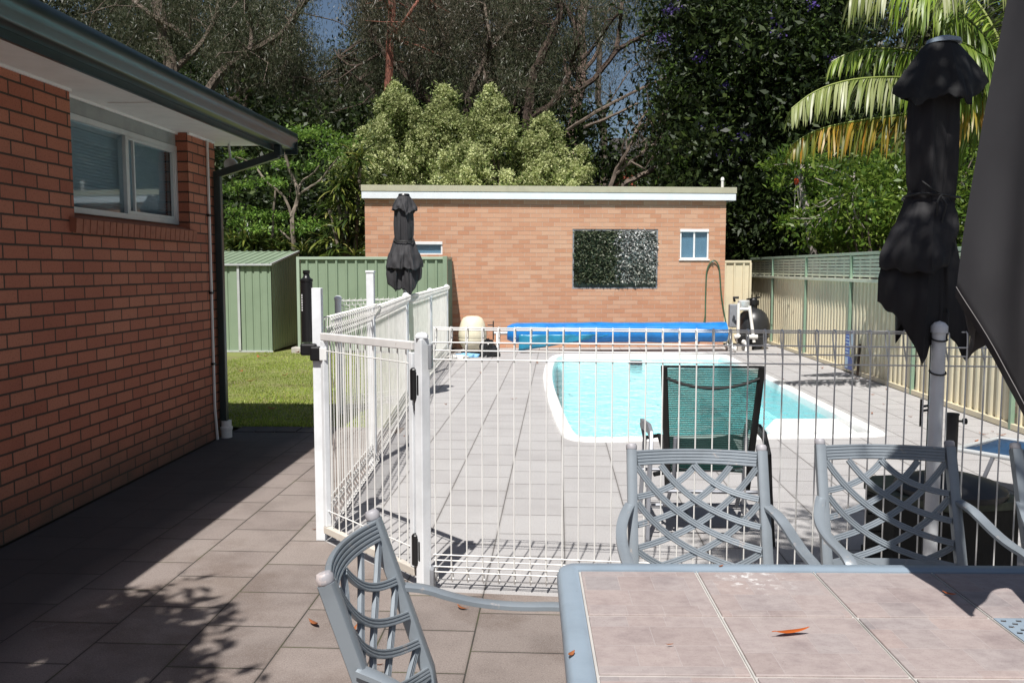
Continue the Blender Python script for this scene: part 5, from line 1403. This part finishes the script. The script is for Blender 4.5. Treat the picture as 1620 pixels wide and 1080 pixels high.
eucalypt("large dark multi-stemmed gum forking above the third flowering shrub", 26,
         [([(834, 260), (834, 205), (838, 150), (843, 118), (860, 82), (880, 40), (889, 14), (884, -40)], .20, .08), ([(840, 190), (877, 165), (904, 111), (915, 60), (908, 30), (896, 15), (885, 8)], .12, .06), ([(838, 185), (878, 164), (910, 145), (943, 125), (974, 80), (1000, 66), (1030, 50)], .11, .05), ([(975, 78), (981, 45), (982, 17), (990, -30)], .08, .05), ([(838, 165), (815, 185), (795, 165), (775, 175)], .08, .05), ([(808, 190), (815, 160), (822, 140)], .06, .03), ([(904, 111), (940, 75), (970, 30), (985, 15)], .06, .03)],
         [(800, -40, 930, 100, 130), (790, 80, 900, 180, 60), (900, -40, 1060, 120, 90), (900, 100, 1040, 200, 40)], "euc_leaf", "bark_dark", per=130)
eucalypt("gum with a thick pink-brown trunk to the right of the flowering shrubs", 35,
         [([(900, 300), (904, 218), (914, 160), (922, 110), (918, 40), (930, -40)], .30, .16), ([(914, 160), (895, 120), (890, 70)], .10, .05), ([(918, 120), (950, 80), (960, 20)], .10, .04)],
         [(860, -40, 1000, 80, 50), (880, 150, 960, 260, 24)], "euc_leaf_brown", "bark_pink", per=120)
eucalypt("slender grey gum standing between the pink-brown trunk and the red brick house", 38,
         [([(956, 290), (956, 235), (953, 185), (944, 150), (950, 90), (940, 20)], .20, .10), ([(955, 190), (962, 160), (968, 155)], .08, .04)],
         [(930, 120, 1000, 280, 30), (940, 0, 1040, 110, 26)], "euc_leaf", "bark_grey", per=110)
bare = thing("bare_shrub", at(968, 292, 23.5), "bare brown many-stemmed shrub above the right half of the outbuilding roof", "shrub")
m = MB()
for pts, r0, r1 in ([([(965, 300), (975, 268), (987, 250), (1003, 214), (1020, 180), (1034, 160)], .07, .02), ([(975, 275), (1010, 245), (1040, 225), (1065, 190)], .05, .015), ([(985, 292), (1010, 280), (1038, 265), (1066, 258), (1090, 245)], .09, .05), ([(896, 207), (938, 180), (975, 160), (1010, 142), (1060, 120)], .05, .03), ([(924, 201), (960, 188), (1010, 163)], .05, .03), ([(990, 262), (983, 235), (990, 215)], .04, .015), ([(1003, 214), (1030, 190), (1055, 180)], .03, .01), ([(987, 250), (1010, 262), (1020, 268)], .04, .02)] +
                    [([(980 + rng.uniform(-10, 60), 240 + rng.uniform(-50, 30)), (1000 + rng.uniform(-10, 50), 200 + rng.uniform(-30, 40)), (1030 + rng.uniform(-30, 50), 160 + rng.uniform(-30, 60))], .018, .006) for _ in range(16)]):
    limb_tube(m, P3(pts, 23.5, .5), r0, r1, 6)
m.build("stem", "bark_grey", bare, smooth=True, recalc=False)

# ---- far trees: three kinds, copied along the hill
def far_proto(seed, mat, H=11.0, rx=3.3, nclump=95, per=120, leaf=(.20, .38)):
    rg = np.random.default_rng(seed)
    t = thing("forest_tree", (0, 0, 0), "x", "tree", "dense trees far behind on the hill")
    m = MB(); m.tube([(0, 0, -.5), (.1, 0, H * .3), (-.1, .1, H * .6), (.1, 0, H * .9)], [.28, .22, .14, .04], 7)
    cs = []
    while len(cs) < nclump:
        u = rg.normal(0, 1, 3); u /= np.linalg.norm(u); r = rg.uniform(.45, 1.0) ** .6
        z = H * .56 + u[2] * r * H * .44; w = rx * (1.0 - .35 * max(0, (z / H - .5)))
        cs.append((u[0] * r * w, u[1] * r * w, z))
    cs = np.array(cs)
    for q in cs[::4]: m.tube([Vector((0, 0, q[2] * .7)), Vector(q)], [.07, .02], 5)
    m.build("trunk", "bark_dark", t, smooth=True, recalc=False)
    C = np.repeat(cs, per, 0) + rg.normal(0, 1, (nclump * per, 3)) * np.repeat(rg.uniform(.45, .9, nclump), per)[:, None] * np.array([.9, .9, .55])
    D = rg.normal(0, .8, C.shape) + np.array([0, 0, -.4])
    V, F = leaves(C, D, rg.uniform(*leaf, len(C)), rg.uniform(.07, .14, len(C)), .1)
    np_mesh("crown", V, F, mat, t); return t
protos = [far_proto(1, "far_leaf"), far_proto(2, "far_leaf", rx=2.8), far_proto(3, "dark_leaf", rx=3.6)]
FAR = [(40, -60, 52, 0), (150, -70, 44, 1), (240, -50, 55, 0), (330, -60, 46, 2), (415, -10, 52, 1), (465, 95, 60, 0), (535, 120, 48, 1), (600, 20, 58, 2), (650, -60, 47, 0), (720, -50, 56, 1), (790, -60, 45, 0), (840, 20, 60, 2), (905, 215, 55, 1), (955, 262, 50, 0), (1010, 258, 62, 1), (1075, 190, 56, 2), (1120, -40, 46, 0), (1190, -60, 54, 2), (1265, -60, 44, 1), (1335, -40, 52, 0), (1395, 80, 58, 2), (1460, -40, 46, 1), (1540, -60, 56, 2), (1620, -60, 47, 0), (1700, -40, 52, 1),
       (300, 90, 38, 2), (450, 150, 36, 2), (540, 165, 40, 1), (680, 90, 41, 2), (790, 130, 38, 2), (870, 240, 42, 2), (1130, 120, 38, 2), (1240, 130, 36, 2), (1350, 150, 37, 2), (1450, 130, 40, 2), (380, 150, 42, 1), (610, 130, 44, 2), (745, 130, 46, 0)]
used = set()
wordsX = ["far left behind the house roof", "behind the house gutter", "behind the roof corner", "left of the sky gap", "right of the sky gap", "behind the red-trunked gum", "behind the flowering shrubs", "behind the forked gum", "near the red brick house", "behind the purple-flowered tree", "behind the palm", "behind the large umbrella"]
for i, (px, pt, Y, k) in enumerate(FAR):
    o = protos[k] if k not in used else copy_tree(protos[k]); used.add(k)
    top = at(px, pt, Y); gz = terrain(top.x, Y) - .3
    s = (top.z - gz) / 11.0
    o.location = (top.x, Y, gz); o.rotation_euler.z = i * 1.31; wd = max(.8, min(1.25, 1.0 / max(s, .4))) * s
    o.scale = (wd, wd, s)
    o["label"] = "dense dark tree far back on the wooded hill behind the yard"

# ---- flowering pale shrubs behind the outbuilding
def flower_shrub(px0, top, hw, Y, label, seed, base=330, lean=0):
    b = at(px0, base, Y); gz = terrain(b.x, Y)
    t = thing("flowering_shrub", (b.x, Y, gz), label, "shrub", "pale flowering shrubs behind the outbuilding")
    rg = np.random.default_rng(seed); tp = at(px0 + lean, top, Y); H = tp.z - gz; w = hw * Y / FPX
    pc = []; big = [(tp.x, Y, tp.z - .16, .10), (tp.x + .05, Y, tp.z - .36, .14), (tp.x + .14, Y - .1, tp.z - .62, .2), (tp.x - .16, Y, tp.z - .80, .22), (tp.x - .05, Y - .15, tp.z - 1.0, .24)]
    while len(big) < 105:
        h = rg.random() ** .85; a = rg.uniform(0, 2 * math.pi); prof = (1 - h) ** .45 * rg.uniform(.6, 1.12)
        q = w * max(.04, prof - .10); big.append((b.x + (tp.x - b.x) * h + q * math.cos(a), Y + q * math.sin(a) * .8, gz + H * (.14 + .80 * h), rg.uniform(.10, .26) * (1.15 - .4 * h)))
    for _ in range(9):
        h = rg.uniform(.15, .72); a = rg.uniform(0, 2 * math.pi); q = w * (1 - h) ** .45 * rg.uniform(.7, 1.0)
        for k in range(4):
            qq = q * (1 + .16 * k); big.append((b.x + (tp.x - b.x) * h + qq * math.cos(a), Y + qq * math.sin(a) * .8, gz + H * (.14 + .8 * h) + .24 * k, .24 - .05 * k))
    for (x, y, z, R_) in big:
        for _ in range(int(4 + 26 * R_)):
            d = rg.normal(0, 1, 3); d /= np.linalg.norm(d); d[2] = d[2] * .8 + .15; pc.append((x + d[0] * R_, y + d[1] * R_, z + d[2] * R_ * 1.5))
    pc = np.array(pc)
    m = MB()
    for k in range(5):
        e = pc[rg.integers(len(pc))]; m.tube([Vector((b.x + .1 * k - .2, Y, gz - .1)), Vector(((b.x + e[0]) / 2, (Y + e[1]) / 2, gz + H * .4)), Vector(e)], [.07, .045, .015], 6)
    m.build("stem", "bark_grey", t, smooth=True, recalc=False)
    n1 = 46; C = np.repeat(pc, n1, 0); rad = np.repeat(rg.uniform(.05, .15, len(pc)), n1)[:, None]
    dirs = unit(rg.normal(0, 1, C.shape) + np.array([0, -.25, .45])); C1 = C + dirs * rad * rg.uniform(.75, 1.1, (len(C), 1))
    V, F = leaves(C1, rg.normal(0, 1, C.shape) + dirs, rg.uniform(.04, .085, len(C)), rg.uniform(.03, .055, len(C)), .15)
    np_mesh("blossom", V, F, "shrub_flower", t)
    n2 = 16; C = np.repeat(pc, n2, 0); C2 = C + rg.normal(0, .13, C.shape) - np.array([0, -.06, .10])
    V, F = leaves(C2, rg.normal(0, .7, C.shape) + np.array([0, 0, .3]), rg.uniform(.08, .17, len(C)), rg.uniform(.02, .04, len(C)), .1)
    np_mesh("crown", V, F, "shrub_leaf", t)
flower_shrub(628, 133, 92, 23.0, "tall pale flowering shrub at the left, its tip below the sunlit red trunk", 31, lean=-4)
flower_shrub(712, 138, 66, 22.5, "narrow pale flowering shrub with twin lumpy top, second from the left", 32, lean=-8)
flower_shrub(795, 138, 92, 22.0, "broad pale flowering shrub with the sharpest pointed tip, third from the left", 33, lean=-20)
flower_shrub(872, 182, 64, 22.5, "shorter round-topped pale flowering shrub at the right end beside the pink-brown trunk", 34, lean=-8)
flower_shrub(575, 205, 62, 23.4, "low greyish flowering shrub at the left end above the strappy plant", 35, lean=5)

# ---- generic bush of clumps given in picture places
def bush(name, label, cat, Y, clumps, mat, leaf, per, stems=None, bark="bark_grey", rad=.35, group=None, aspect=.45, dz=-.2, spread=.8, thick=.7, seed=1):
    rg = np.random.default_rng(seed); c0 = np.mean([(c[0], c[1]) for c in clumps], 0)
    b = at(c0[0], c0[1], Y); gz = terrain(b.x, Y)
    t = thing(name, (b.x, Y, gz), label, cat, group)
    m = MB(); P = []
    cs = np.array([tuple(at(c[0], c[1], Y + rg.normal(0, thick))) for c in clumps]); rr = np.array([c[2] if len(c) > 2 else rad for c in clumps])
    if stems:
        for pts, r0, r1 in stems: limb_tube(m, P3(pts, Y, .15), r0, r1, 6)
    else:
        for q in cs[::3]: m.tube([Vector((b.x + rg.normal(0, .3), Y, gz - .1)), Vector(((b.x + q[0]) / 2, (Y + q[1]) / 2, (gz + q[2]) / 2)), Vector(q)], [.05, .03, .01], 5)
    m.build("trunk" if stems else "stem", bark, t, smooth=True, recalc=False)
    if name == 'young_tree': rr = rr * .85
    C = np.repeat(cs, per, 0) + rg.normal(0, 1, (len(cs) * per, 3)) * np.repeat(rr, per)[:, None] * np.array([1, 1, .32 if name == 'young_tree' else .6])
    D = rg.normal(0, spread, C.shape) + np.array([0, -.1, dz])
    L = rg.uniform(leaf[0], leaf[1], len(C)); V, F = leaves(C, D, L, L * aspect * rg.uniform(.7, 1.2, len(C)), .1)
    np_mesh("crown", V, F, mat, t); return t
def fill(x0, y0, x1, y1, n, r, seed):
    rg = np.random.default_rng(seed); return [(rg.uniform(x0, x1), rg.uniform(y0, y1), r * rg.uniform(.7, 1.3)) for _ in range(n)]
# young tree above the shed
bush("young_tree", "young tree with thin forked pinkish trunk and layered bright leaves above the green shed", "tree", 19.0,
     [(395, 338, .22), (420, 340, .2), (432, 362, .2), (378, 352, .2), (405, 362, .2), (485, 352, .22), (505, 358, .2), (470, 365, .15), (418, 286, .2), (438, 288, .16), (445, 260, .18), (488, 262, .2), (462, 206, .18), (480, 212, .18), (455, 215, .15), (528, 230, .25), (545, 222, .2), (510, 205, .18), (515, 245, .2), (385, 292, .15), (368, 330, .2), (360, 300, .15), (540, 250, .2), (500, 212, .2), (450, 340, .15), (395, 262, .12), (375, 245, .12)],
     "fresh_leaf", (.06, .13), 130, stems=[([(466, 410), (464, 375), (461, 342), (471, 320), (472, 302), (465, 285), (456, 266), (451, 240)], .06, .03), ([(461, 342), (455, 322), (446, 306), (425, 292), (412, 275), (400, 258), (372, 248)], .035, .015), ([(473, 308), (490, 296), (507, 286), (517, 272), (536, 248)], .03, .012), ([(472, 300), (478, 285), (495, 276), (505, 262)], .03, .012), ([(464, 385), (450, 370), (440, 362)], .03, .012), ([(430, 400), (432, 340), (436, 300)], .03, .02)],
     bark="bark_pale", dz=-.1, spread=.9, aspect=.4, thick=.35, seed=4)
bush("understory_bush", "deep green undergrowth behind the shed roof, under the house eave corner", "bush", 21.5, fill(330, 270, 520, 400, 46, .5, 61), "dark_leaf", (.12, .24), 160, seed=6)
bush("understory_bush", "deep green bush between the young tree and the strappy plant", "bush", 21.0, fill(490, 320, 580, 400, 9, .3, 62) + fill(520, 220, 560, 260, 3, .3, 66), "dark_leaf", (.08, .15), 90, seed=7)
bush("understory_bush", "dark bush hugging the slope left of the pale flowering shrubs", "bush", 26, fill(380, 180, 600, 300, 50, .6, 63), "dark_leaf", (.14, .26), 150, seed=8)
bush("understory_bush", "dark bush behind the pale flowering shrubs and the outbuilding roof", "bush", 27, fill(560, 190, 960, 310, 80, .6, 64), "dark_leaf", (.14, .26), 150, seed=9)
bush("understory_bush", "dark foliage beside the right end of the outbuilding, behind the cream panel", "bush", 22.5, fill(1130, 280, 1300, 430, 60, .55, 65), "dark_leaf", (.12, .24), 170, seed=10)
bush("understory_bush", "dark foliage behind the lattice fence, under the palm", "bush", 20.5, fill(1270, 250, 1560, 420, 70, .55, 67), "dark_leaf", (.12, .24), 160, seed=11)

# strappy plants
def strap_plant(name, label, cat, Y, heads, stems, n, L, W, seed, mat="strap_leaf", droop=1.5, group=None, upb=.5):
    rg = np.random.default_rng(seed); b = at(heads[0][0], heads[0][1], Y); gz = terrain(b.x, Y)
    t = thing(name, (b.x, Y, gz), label, cat, group)
    if stems:
        m = MB()
        for pts in stems: limb_tube(m, P3(pts, Y, .1), .05, .035, 7)
        m.build("stem", "bark_pale", t, smooth=True, recalc=False)
    parts = []
    for (px, py) in heads:
        c = at(px, py, Y + rg.normal(0, .25)); k = n; a = rg.uniform(0, 6.28, k); e = rg.uniform(-.3, 1.2, k)
        D = np.stack([np.cos(a) * np.cos(e), np.sin(a) * np.cos(e), np.sin(e) + upb], 1)
        B = np.tile(np.array(tuple(c)), (k, 1)) + rg.normal(0, .04, (k, 3))
        parts.append(straps(B, D, rg.uniform(L * .6, L, k), rg.uniform(W * .7, W, k), rg.uniform(droop * .6, droop * 1.3, k)))
    V, F = cat_geo(parts); np_mesh("crown", V, F, mat, t)
strap_plant("strappy_plant", "tall strappy plant with drooping yellow-edged leaves left of the outbuilding corner", "plant", 18.6,
            [(532, 300), (557, 268), (570, 255), (545, 320), (520, 335), (560, 345), (536, 362), (552, 385), (572, 330), (520, 380), (565, 300), (572, 372), (548, 292), (530, 402), (560, 405)],
            [[(545, 425), (544, 370), (532, 305)], [(552, 425), (548, 340), (557, 270)], [(538, 425), (530, 360), (520, 330)], [(560, 425), (566, 330), (570, 262)]], 46, .62, .055, 41)
strap_plant("clump_plant", "low clump of dark strappy leaves behind the left end of the shed roof", "plant", 18.8, [(372, 392), (390, 385), (405, 395), (420, 390)], None, 60, .7, .045, 42, droop=1.2, upb=.9, group="strappy clumps behind the shed")
strap_plant("clump_plant", "low clump of strappy leaves behind the right end of the shed roof", "plant", 18.9, [(436, 392), (450, 396), (480, 400), (500, 405)], None, 46, .5, .04, 43, droop=1.2, upb=.9, group="strappy clumps behind the shed")

# ---- purple-flowered dark tree
t = bush("jacaranda_tree", "big dark broad-leaved tree with purple flower sprays, above the right end of the outbuilding", "tree", 23.5,
         [c for c in fill(1050, -40, 1360, 310, 190, .55, 71) if not (c[0] < 1085 and 60 < c[1] < 130) and not (c[0] < 1075 and c[1] > 210)] + fill(1120, -40, 1345, 290, 70, .6, 72), "dark_leaf", (.12, .26), 170,
         stems=[([(1215, 450), (1205, 330), (1180, 220), (1190, 120), (1160, 20), (1140, -40)], .26, .10), ([(1130, 92), (1160, 78), (1186, 50), (1195, 28), (1225, 5), (1245, -20)], .05, .03), ([(1185, 200), (1184, 165), (1200, 138), (1228, 114), (1268, 106), (1285, 118), (1330, 114)], .045, .05), ([(1186, 200), (1180, 215), (1192, 205)], .02, .01), ([(1200, 138), (1180, 140), (1170, 160)], .025, .01), ([(1190, 120), (1260, 60), (1300, 0)], .1, .05), ([(1200, 220), (1270, 180), (1330, 160)], .1, .05)], bark="twig_grey", aspect=.42, seed=12, thick=1.3)
rgp = np.random.default_rng(5)
tip = [(rgp.uniform(1055, 1330), rgp.uniform(-10, 300)) for _ in range(60)] + [(1105, 65), (1100, 75), (1080, 30), (1065, 105), (1060, 140), (1090, 150), (1075, 215), (1085, 240), (1070, 250)]
C = np.repeat(np.array([tuple(at(a, b, 22.3 + rgp.normal(0, .5))) for a, b in tip]), 55, 0); C = C + rgp.normal(0, .2, C.shape) * np.array([1, .7, .7])
L = rgp.uniform(.09, .18, len(C)); V, F = leaves(C, rgp.normal(0, .8, C.shape) + np.array([0, -.2, -.4]), L, L * .42, .1); np_mesh("sunlit_leaves", V, F, "mid_leaf", t)  # crown highlights: the sunlit look is put into a lighter leaf colour
fl = [(1118, 88), (1122, 78), (1106, 92), (1224, 28), (1226, 42), (1232, 55), (1055, 17), (1062, 2), (1070, 12), (1134, 205), (1142, 200), (1162, 220), (1176, 216), (1138, 250), (1158, 246), (1285, 8), (1050, 60), (1318, 96), (1322, 102), (1108, 200), (1144, 140), (1172, 76)]
C = np.repeat(np.array([tuple(at(a, b, 21.9 + rgp.normal(0, .3))) for a, b in fl]), 46, 0); C = C + rgp.normal(0, .075, C.shape) * np.array([1.2, 1, .9])
V, F = leaves(C, rgp.normal(0, 1, C.shape), rgp.uniform(.04, .08, len(C)), .045, .1); np_mesh("blossom", V, F, "purple_flower", t)

# ---- bright bush and papaya behind the boundary fence
t = bush("leafy_bush", "bright green leafy bush with bare grey twigs behind the lattice fence", "bush", 17.0, fill(1335, 255, 1445, 395, 34, .3, 81) + fill(1290, 290, 1350, 400, 16, .28, 82) + fill(1400, 230, 1560, 400, 30, .35, 83), "bright_leaf", (.09, .17), 110, aspect=.4, dz=.1, seed=13)
m = MB()
for pts, r0, r1 in [([(1352, 270), (1350, 300), (1342, 310), (1320, 325), (1300, 338), (1285, 345)], .02, .008), ([(1355, 295), (1347, 315), (1352, 340), (1368, 362)], .022, .012), ([(1352, 341), (1345, 358), (1335, 373)], .018, .01), ([(1340, 300), (1310, 290), (1290, 282)], .014, .005), ([(1335, 310), (1318, 312), (1300, 330), (1285, 322)], .012, .005), ([(1330, 318), (1325, 340), (1318, 365)], .012, .005), ([(1300, 345), (1280, 346), (1250, 345)], .012, .006), ([(1320, 325), (1300, 345), (1290, 360)], .01, .005), ([(1345, 305), (1300, 318), (1285, 330)], .01, .004), ([(1348, 280), (1325, 270), (1300, 262), (1280, 265)], .014, .006)]:
    limb_tube(m, P3(pts, 16.4, .1), r0, r1, 5)
m.build("bare_twigs", "twig_grey", t, smooth=True, recalc=False)
t = bush("papaya_tree", "slim papaya tree with a grey trunk and one orange fruit behind the boundary fence", "tree", 18.3,
         [(1235, 250, .14), (1250, 240, .14), (1270, 245, .16), (1295, 250, .16), (1220, 262, .12), (1245, 262, .12), (1275, 260, .14), (1310, 262, .14), (1240, 285, .12), (1255, 268, .1), (1290, 270, .12), (1230, 292, .1), (1250, 345, .12), (1262, 352, .12), (1240, 352, .1), (1300, 300, .12), (1285, 290, .12)], "bright_leaf", (.10, .19), 70,
         stems=[([(1290, 440), (1286, 400), (1279, 355), (1271, 310), (1264, 278), (1263, 262)], .085, .06)], bark="twig_grey", aspect=.33, spread=1.0, seed=14, thick=.25)
m = MB()
for a, b in ((1235, 250), (1250, 240), (1270, 245), (1295, 250), (1220, 262), (1275, 260), (1310, 262), (1240, 285)): m.tube([at(1264, 270, 18.3), at((1264 + a) / 2, (268 + b) / 2 - 6, 18.3), at(a, b, 18.3)], [.014, .01, .006], 5)
for pts in ([(1263, 275), (1267, 310), (1265, 332), (1260, 334)], [(1262, 275), (1258, 300), (1257, 335)], [(1262, 272), (1262, 310), (1265, 322)]): m.tube([at(a, b, 18.1) for a, b in pts], .010, 5)
m.build("leaf_stalks", "twig_grey", t, smooth=True, recalc=False)
m = MB(); c = at(1260, 287, 18.1); m.M = Matrix.Translation(c); m.lathe([(0, -.075), (.03, -.06), (.05, -.02), (.05, .02), (.03, .055), (0, .07)], 12); m.build("fruit", "fruit_red", t, smooth=True)

# ---- palm
pr0 = at(1600, 125, 10.5)
palm = thing("palm_tree", (pr0.x, 10.5, 0), "palm with arching feathery fronds, some yellowing, behind the black umbrellas", "palm")
m = MB().tube([(pr0.x + .1, 10.5, -.1), (pr0.x + .05, 10.5, 1.5), (pr0.x, 10.5, 3.0), (pr0.x, 10.5, pr0.z - .1)], [.16, .13, .12, .10], 14); m.build("trunk", "bark_pale", palm, smooth=True)
def frond(pts, Y0, Y1, length, mat, nper=64, droop=1.6, w=.025, seed=1, hang=.55, tipmat=None, tipfrac=0):
    rg = np.random.default_rng(seed); k = len(pts)
    P = smooth_line([at(p[0], p[1], Y0 + (Y1 - Y0) * i / (k - 1)) for i, p in enumerate(pts)], 3)
    s = np.r_[0, np.cumsum(np.linalg.norm(np.diff(P, axis=0), axis=1))]; T = s[-1]
    m = MB().tube([Vector(p) for p in P[::2]] + [Vector(P[-1])], [.026 - .021 * i / (len(P[::2])) for i in range(len(P[::2]) + 1)], 6)
    fr = m.build("frond", "palm_leaflet", palm, smooth=True)
    tt = np.repeat(np.linspace(.10, .995, nper), 2); sgn_ = np.tile([1, -1], nper)
    B = np.stack([np.interp(tt * T, s, P[:, i]) for i in range(3)], 1); B2 = np.stack([np.interp(np.minimum(1, tt + .02) * T, s, P[:, i]) for i in range(3)], 1)
    A = unit(B2 - B + 1e-6 * np.array([1, 0, 0])); S = unit(np.cross(A, np.array([0, 0, 1.0]))) * sgn_[:, None]
    D = unit(A * (.55 + .5 * tt[:, None]) + S * 1.0 + np.array([0, 0, -hang]) + rg.normal(0, .16, A.shape))
    Ls = length * (.45 + .55 * np.sin(np.pi * (tt * .8 + .18))) * rg.uniform(.72, 1.1, len(tt))
    dr = droop * rg.uniform(.55, 1.5, len(tt))
    if tipmat:
        sel = tt > 1 - tipfrac
        V, F = straps(B[~sel], D[~sel], Ls[~sel], w, dr[~sel], 5); np_mesh("leaflets", V, F, mat, fr)
        V, F = straps(B[sel], D[sel], Ls[sel], w, dr[sel], 5); np_mesh("tip_leaflets", V, F, tipmat, fr)
    else:
        V, F = straps(B, D, Ls, w, dr, 5); np_mesh("leaflets", V, F, mat, fr)
frond([(1598, 135), (1520, 128), (1430, 122), (1350, 124), (1290, 142), (1252, 172)], 10.5, 10.0, .62, "palm_leaflet", 92, 1.7, tipmat="palm_pale", tipfrac=.5, seed=1, hang=.55)
frond([(1598, 150), (1520, 165), (1430, 182), (1350, 192), (1290, 205), (1254, 228)], 10.5, 10.1, .60, "palm_orange", 92, 1.6, seed=2, hang=.6)
frond([(1598, 128), (1530, 105), (1460, 84), (1400, 76), (1350, 80), (1315, 98)], 10.6, 10.6, .55, "palm_leaflet", 80, 1.7, seed=3, hang=.6)
frond([(1600, 118), (1560, 60), (1510, 10), (1450, -25), (1390, -30), (1345, -5)], 10.6, 10.3, .78, "palm_leaflet", 92, 2.0, seed=4, hang=.7, tipmat="palm_pale", tipfrac=.25)
frond([(1600, 118), (1575, 50), (1545, 0), (1510, -30), (1470, -20), (1440, 20)], 10.7, 11.3, .7, "palm_leaflet", 80, 1.8, seed=5)
frond([(1602, 118), (1600, 40), (1590, -30), (1560, -70), (1520, -60), (1490, -10)], 10.6, 9.8, .75, "palm_pale", 64, 1.9, seed=6)
frond([(1602, 118), (1640, 40), (1700, -20), (1770, -30), (1840, 10)], 10.6, 10.8, .7, "palm_leaflet", 76, 1.8, seed=7)
frond([(1604, 122), (1670, 90), (1750, 80), (1830, 110), (1880, 170)], 10.6, 10.3, .65, "palm_leaflet", 76, 1.8, seed=8)
frond([(1602, 120), (1615, 60), (1610, 0), (1590, -60), (1600, -120)], 10.8, 12.0, .7, "palm_leaflet", 76, 1.5, seed=9)
frond([(1600, 140), (1560, 175), (1500, 230), (1450, 290), (1420, 350)], 10.7, 11.5, .6, "palm_leaflet", 76, 1.5, seed=10, hang=.5)
frond([(1600, 125), (1560, 90), (1510, 60), (1470, 75), (1440, 110)], 10.4, 9.6, .55, "palm_leaflet", 76, 1.8, seed=12, hang=.7)

# ---- red brick house seen through the trees
a0, a1 = at(985, 290, 42), at(1225, 290, 42); topz = at(1010, 232, 42).z; gz = terrain(a0.x, 42) - .5
rh = thing("neighbour_house", (a0.x, 42, gz), "red brick house glimpsed through the trees above the right half of the outbuilding roof", "house")
m = MB().box(a0.x, 42, gz, a1.x, 50, topz - .5); m.build("wall", "red_brick_far", rh)
m = MB().add([(a0.x - .4, 41.5, topz - .5), (a1.x + .4, 41.5, topz - .5), (a1.x + .4, 46, topz + 1.0), (a0.x - .4, 46, topz + 1.0), (a0.x - .4, 50.5, topz - .5), (a1.x + .4, 50.5, topz - .5)], [(0, 1, 2, 3), (3, 2, 5, 4), (0, 3, 4), (1, 5, 2)]); m.build("roof", "roof_tile", rh)
for k in range(3):
    x = a0.x + .7 + k * 2.2; m = MB().box(x, 41.97, topz - 2.3, x + .9, 42.02, topz - 1.1); m.build("window", "grey_panel", rh)

# ---- two trees behind the photographer whose branches shade the fence and the path
def shade_tree(label, base, joint, targets, zc, per, leaf, seed, rad):
    rg = np.random.default_rng(seed); base = Vector(base); joint = Vector(joint)
    t = thing("shade_tree", base, label, "tree", None)
    m = MB(); m.tube([base, base.lerp(joint, .5) + Vector((.1, -.1, 0)), joint], [.16, .13, .10], 10)
    cs = []
    for (x, y, z, q) in targets:
        k = zc + rg.uniform(-.35, .35) - z; c = Vector((x, y, z)) + Vector((-.114, -.60, 1)) * k; cs.append((tuple(c), q))
        m.tube([joint, joint.lerp(c, .5) + Vector((0, 0, .25)), c], [.05, .025, .008], 6)
    m.build("trunk", "bark_grey", t, smooth=True, recalc=False)
    C = np.concatenate([np.tile(np.array(c), (int(per * q), 1)) for c, q in cs]); C = C + rg.normal(0, rad, C.shape) * np.array([1, 1, .6])
    L = rg.uniform(leaf[0], leaf[1], len(C)); V, F = leaves(C, rg.normal(0, .8, C.shape) + np.array([0, 0, -.1]), L, L * .45, .1); np_mesh("crown", V, F, "dark_leaf", t)
tg = [(.95 + .22 * i, 3.98 - .014 * i, 1.30 - .10 * (i % 3), 2.4) for i in range(10)] + [(1.15, 4.0, 1.0, .5), (1.5, 3.97, .9, .6), (1.70, 3.93, .5, 1.0), (1.70, 3.93, .8, 1.2), (1.70, 3.93, 1.1, 1.4), (1.70, 3.93, 1.3, 1.2), (1.72, 3.95, .25, .8), (2.4, 3.9, 1.0, 1.0), (2.05, 3.95, 1.0, .8), (2.2, 3.9, .8, .7), (1.60, 4.0, 2.35, .8), (1.78, 4.0, 2.15, .8), (1.66, 4.0, 1.6, .6), (1.85, 4.0, 1.75, .7), (1.9, 4.0, 2.45, .8), (2.6, 4.6, .3, 1.0), (2.1, 4.9, .2, .8), (1.3, 5.1, 0, .8), (2.9, 5.4, .2, .7), (1.62, 4.0, 2.55, .8), (1.05, 4.6, .3, .5), (1.25, 4.9, 0, .6), (1.38, 4.7, 0, .7), (1.22, 5.35, 0, .5), (1.5, 4.5, 0, .7), (1.1, 4.75, 0, .4), (1.45, 5.6, 0, .5), (1.3, 4.3, 0, .5), (.9, 3.97, 1.2, .9), (1.3, 3.96, 1.2, 1.0), (2.0, 3.93, 1.2, 1.0), (1.58, 4.0, 2.25, .9), (1.8, 4.0, 2.4, .9), (1.7, 4.0, 2.5, .8)]
shade_tree("leafy tree outside the view behind the table, its branches dappling the fence and umbrellas", (4.2, -2.8, 0), (3.2, -1.2, 4.6), tg, 5.6, 85, (.07, .12), 91, .15)
gp = lambda px, py: (lambda p: (p.x, p.y, 0.0, 1.0))(on_ground(px, py))
tg = [gp(*a) for a in [(215, 960), (180, 985), (235, 1000), (160, 1030), (200, 1050), (120, 1000), (90, 1060), (60, 1030), (250, 985), (130, 950), (240, 1060), (30, 1000), (215, 1090), (100, 960), (150, 1100), (60, 1100), (20, 1060), (110, 1090), (160, 1070), (40, 960), (90, 990), (140, 1010), (195, 1015), (230, 1030), (185, 1080), (10, 1090)]]
shade_tree("leafy tree outside the view beside the house, its spray of leaves shading the path", (-2.9, -2.6, 0), (-2.7, -.8, 3.0), tg, 3.9, 85, (.09, .17), 92, .15)
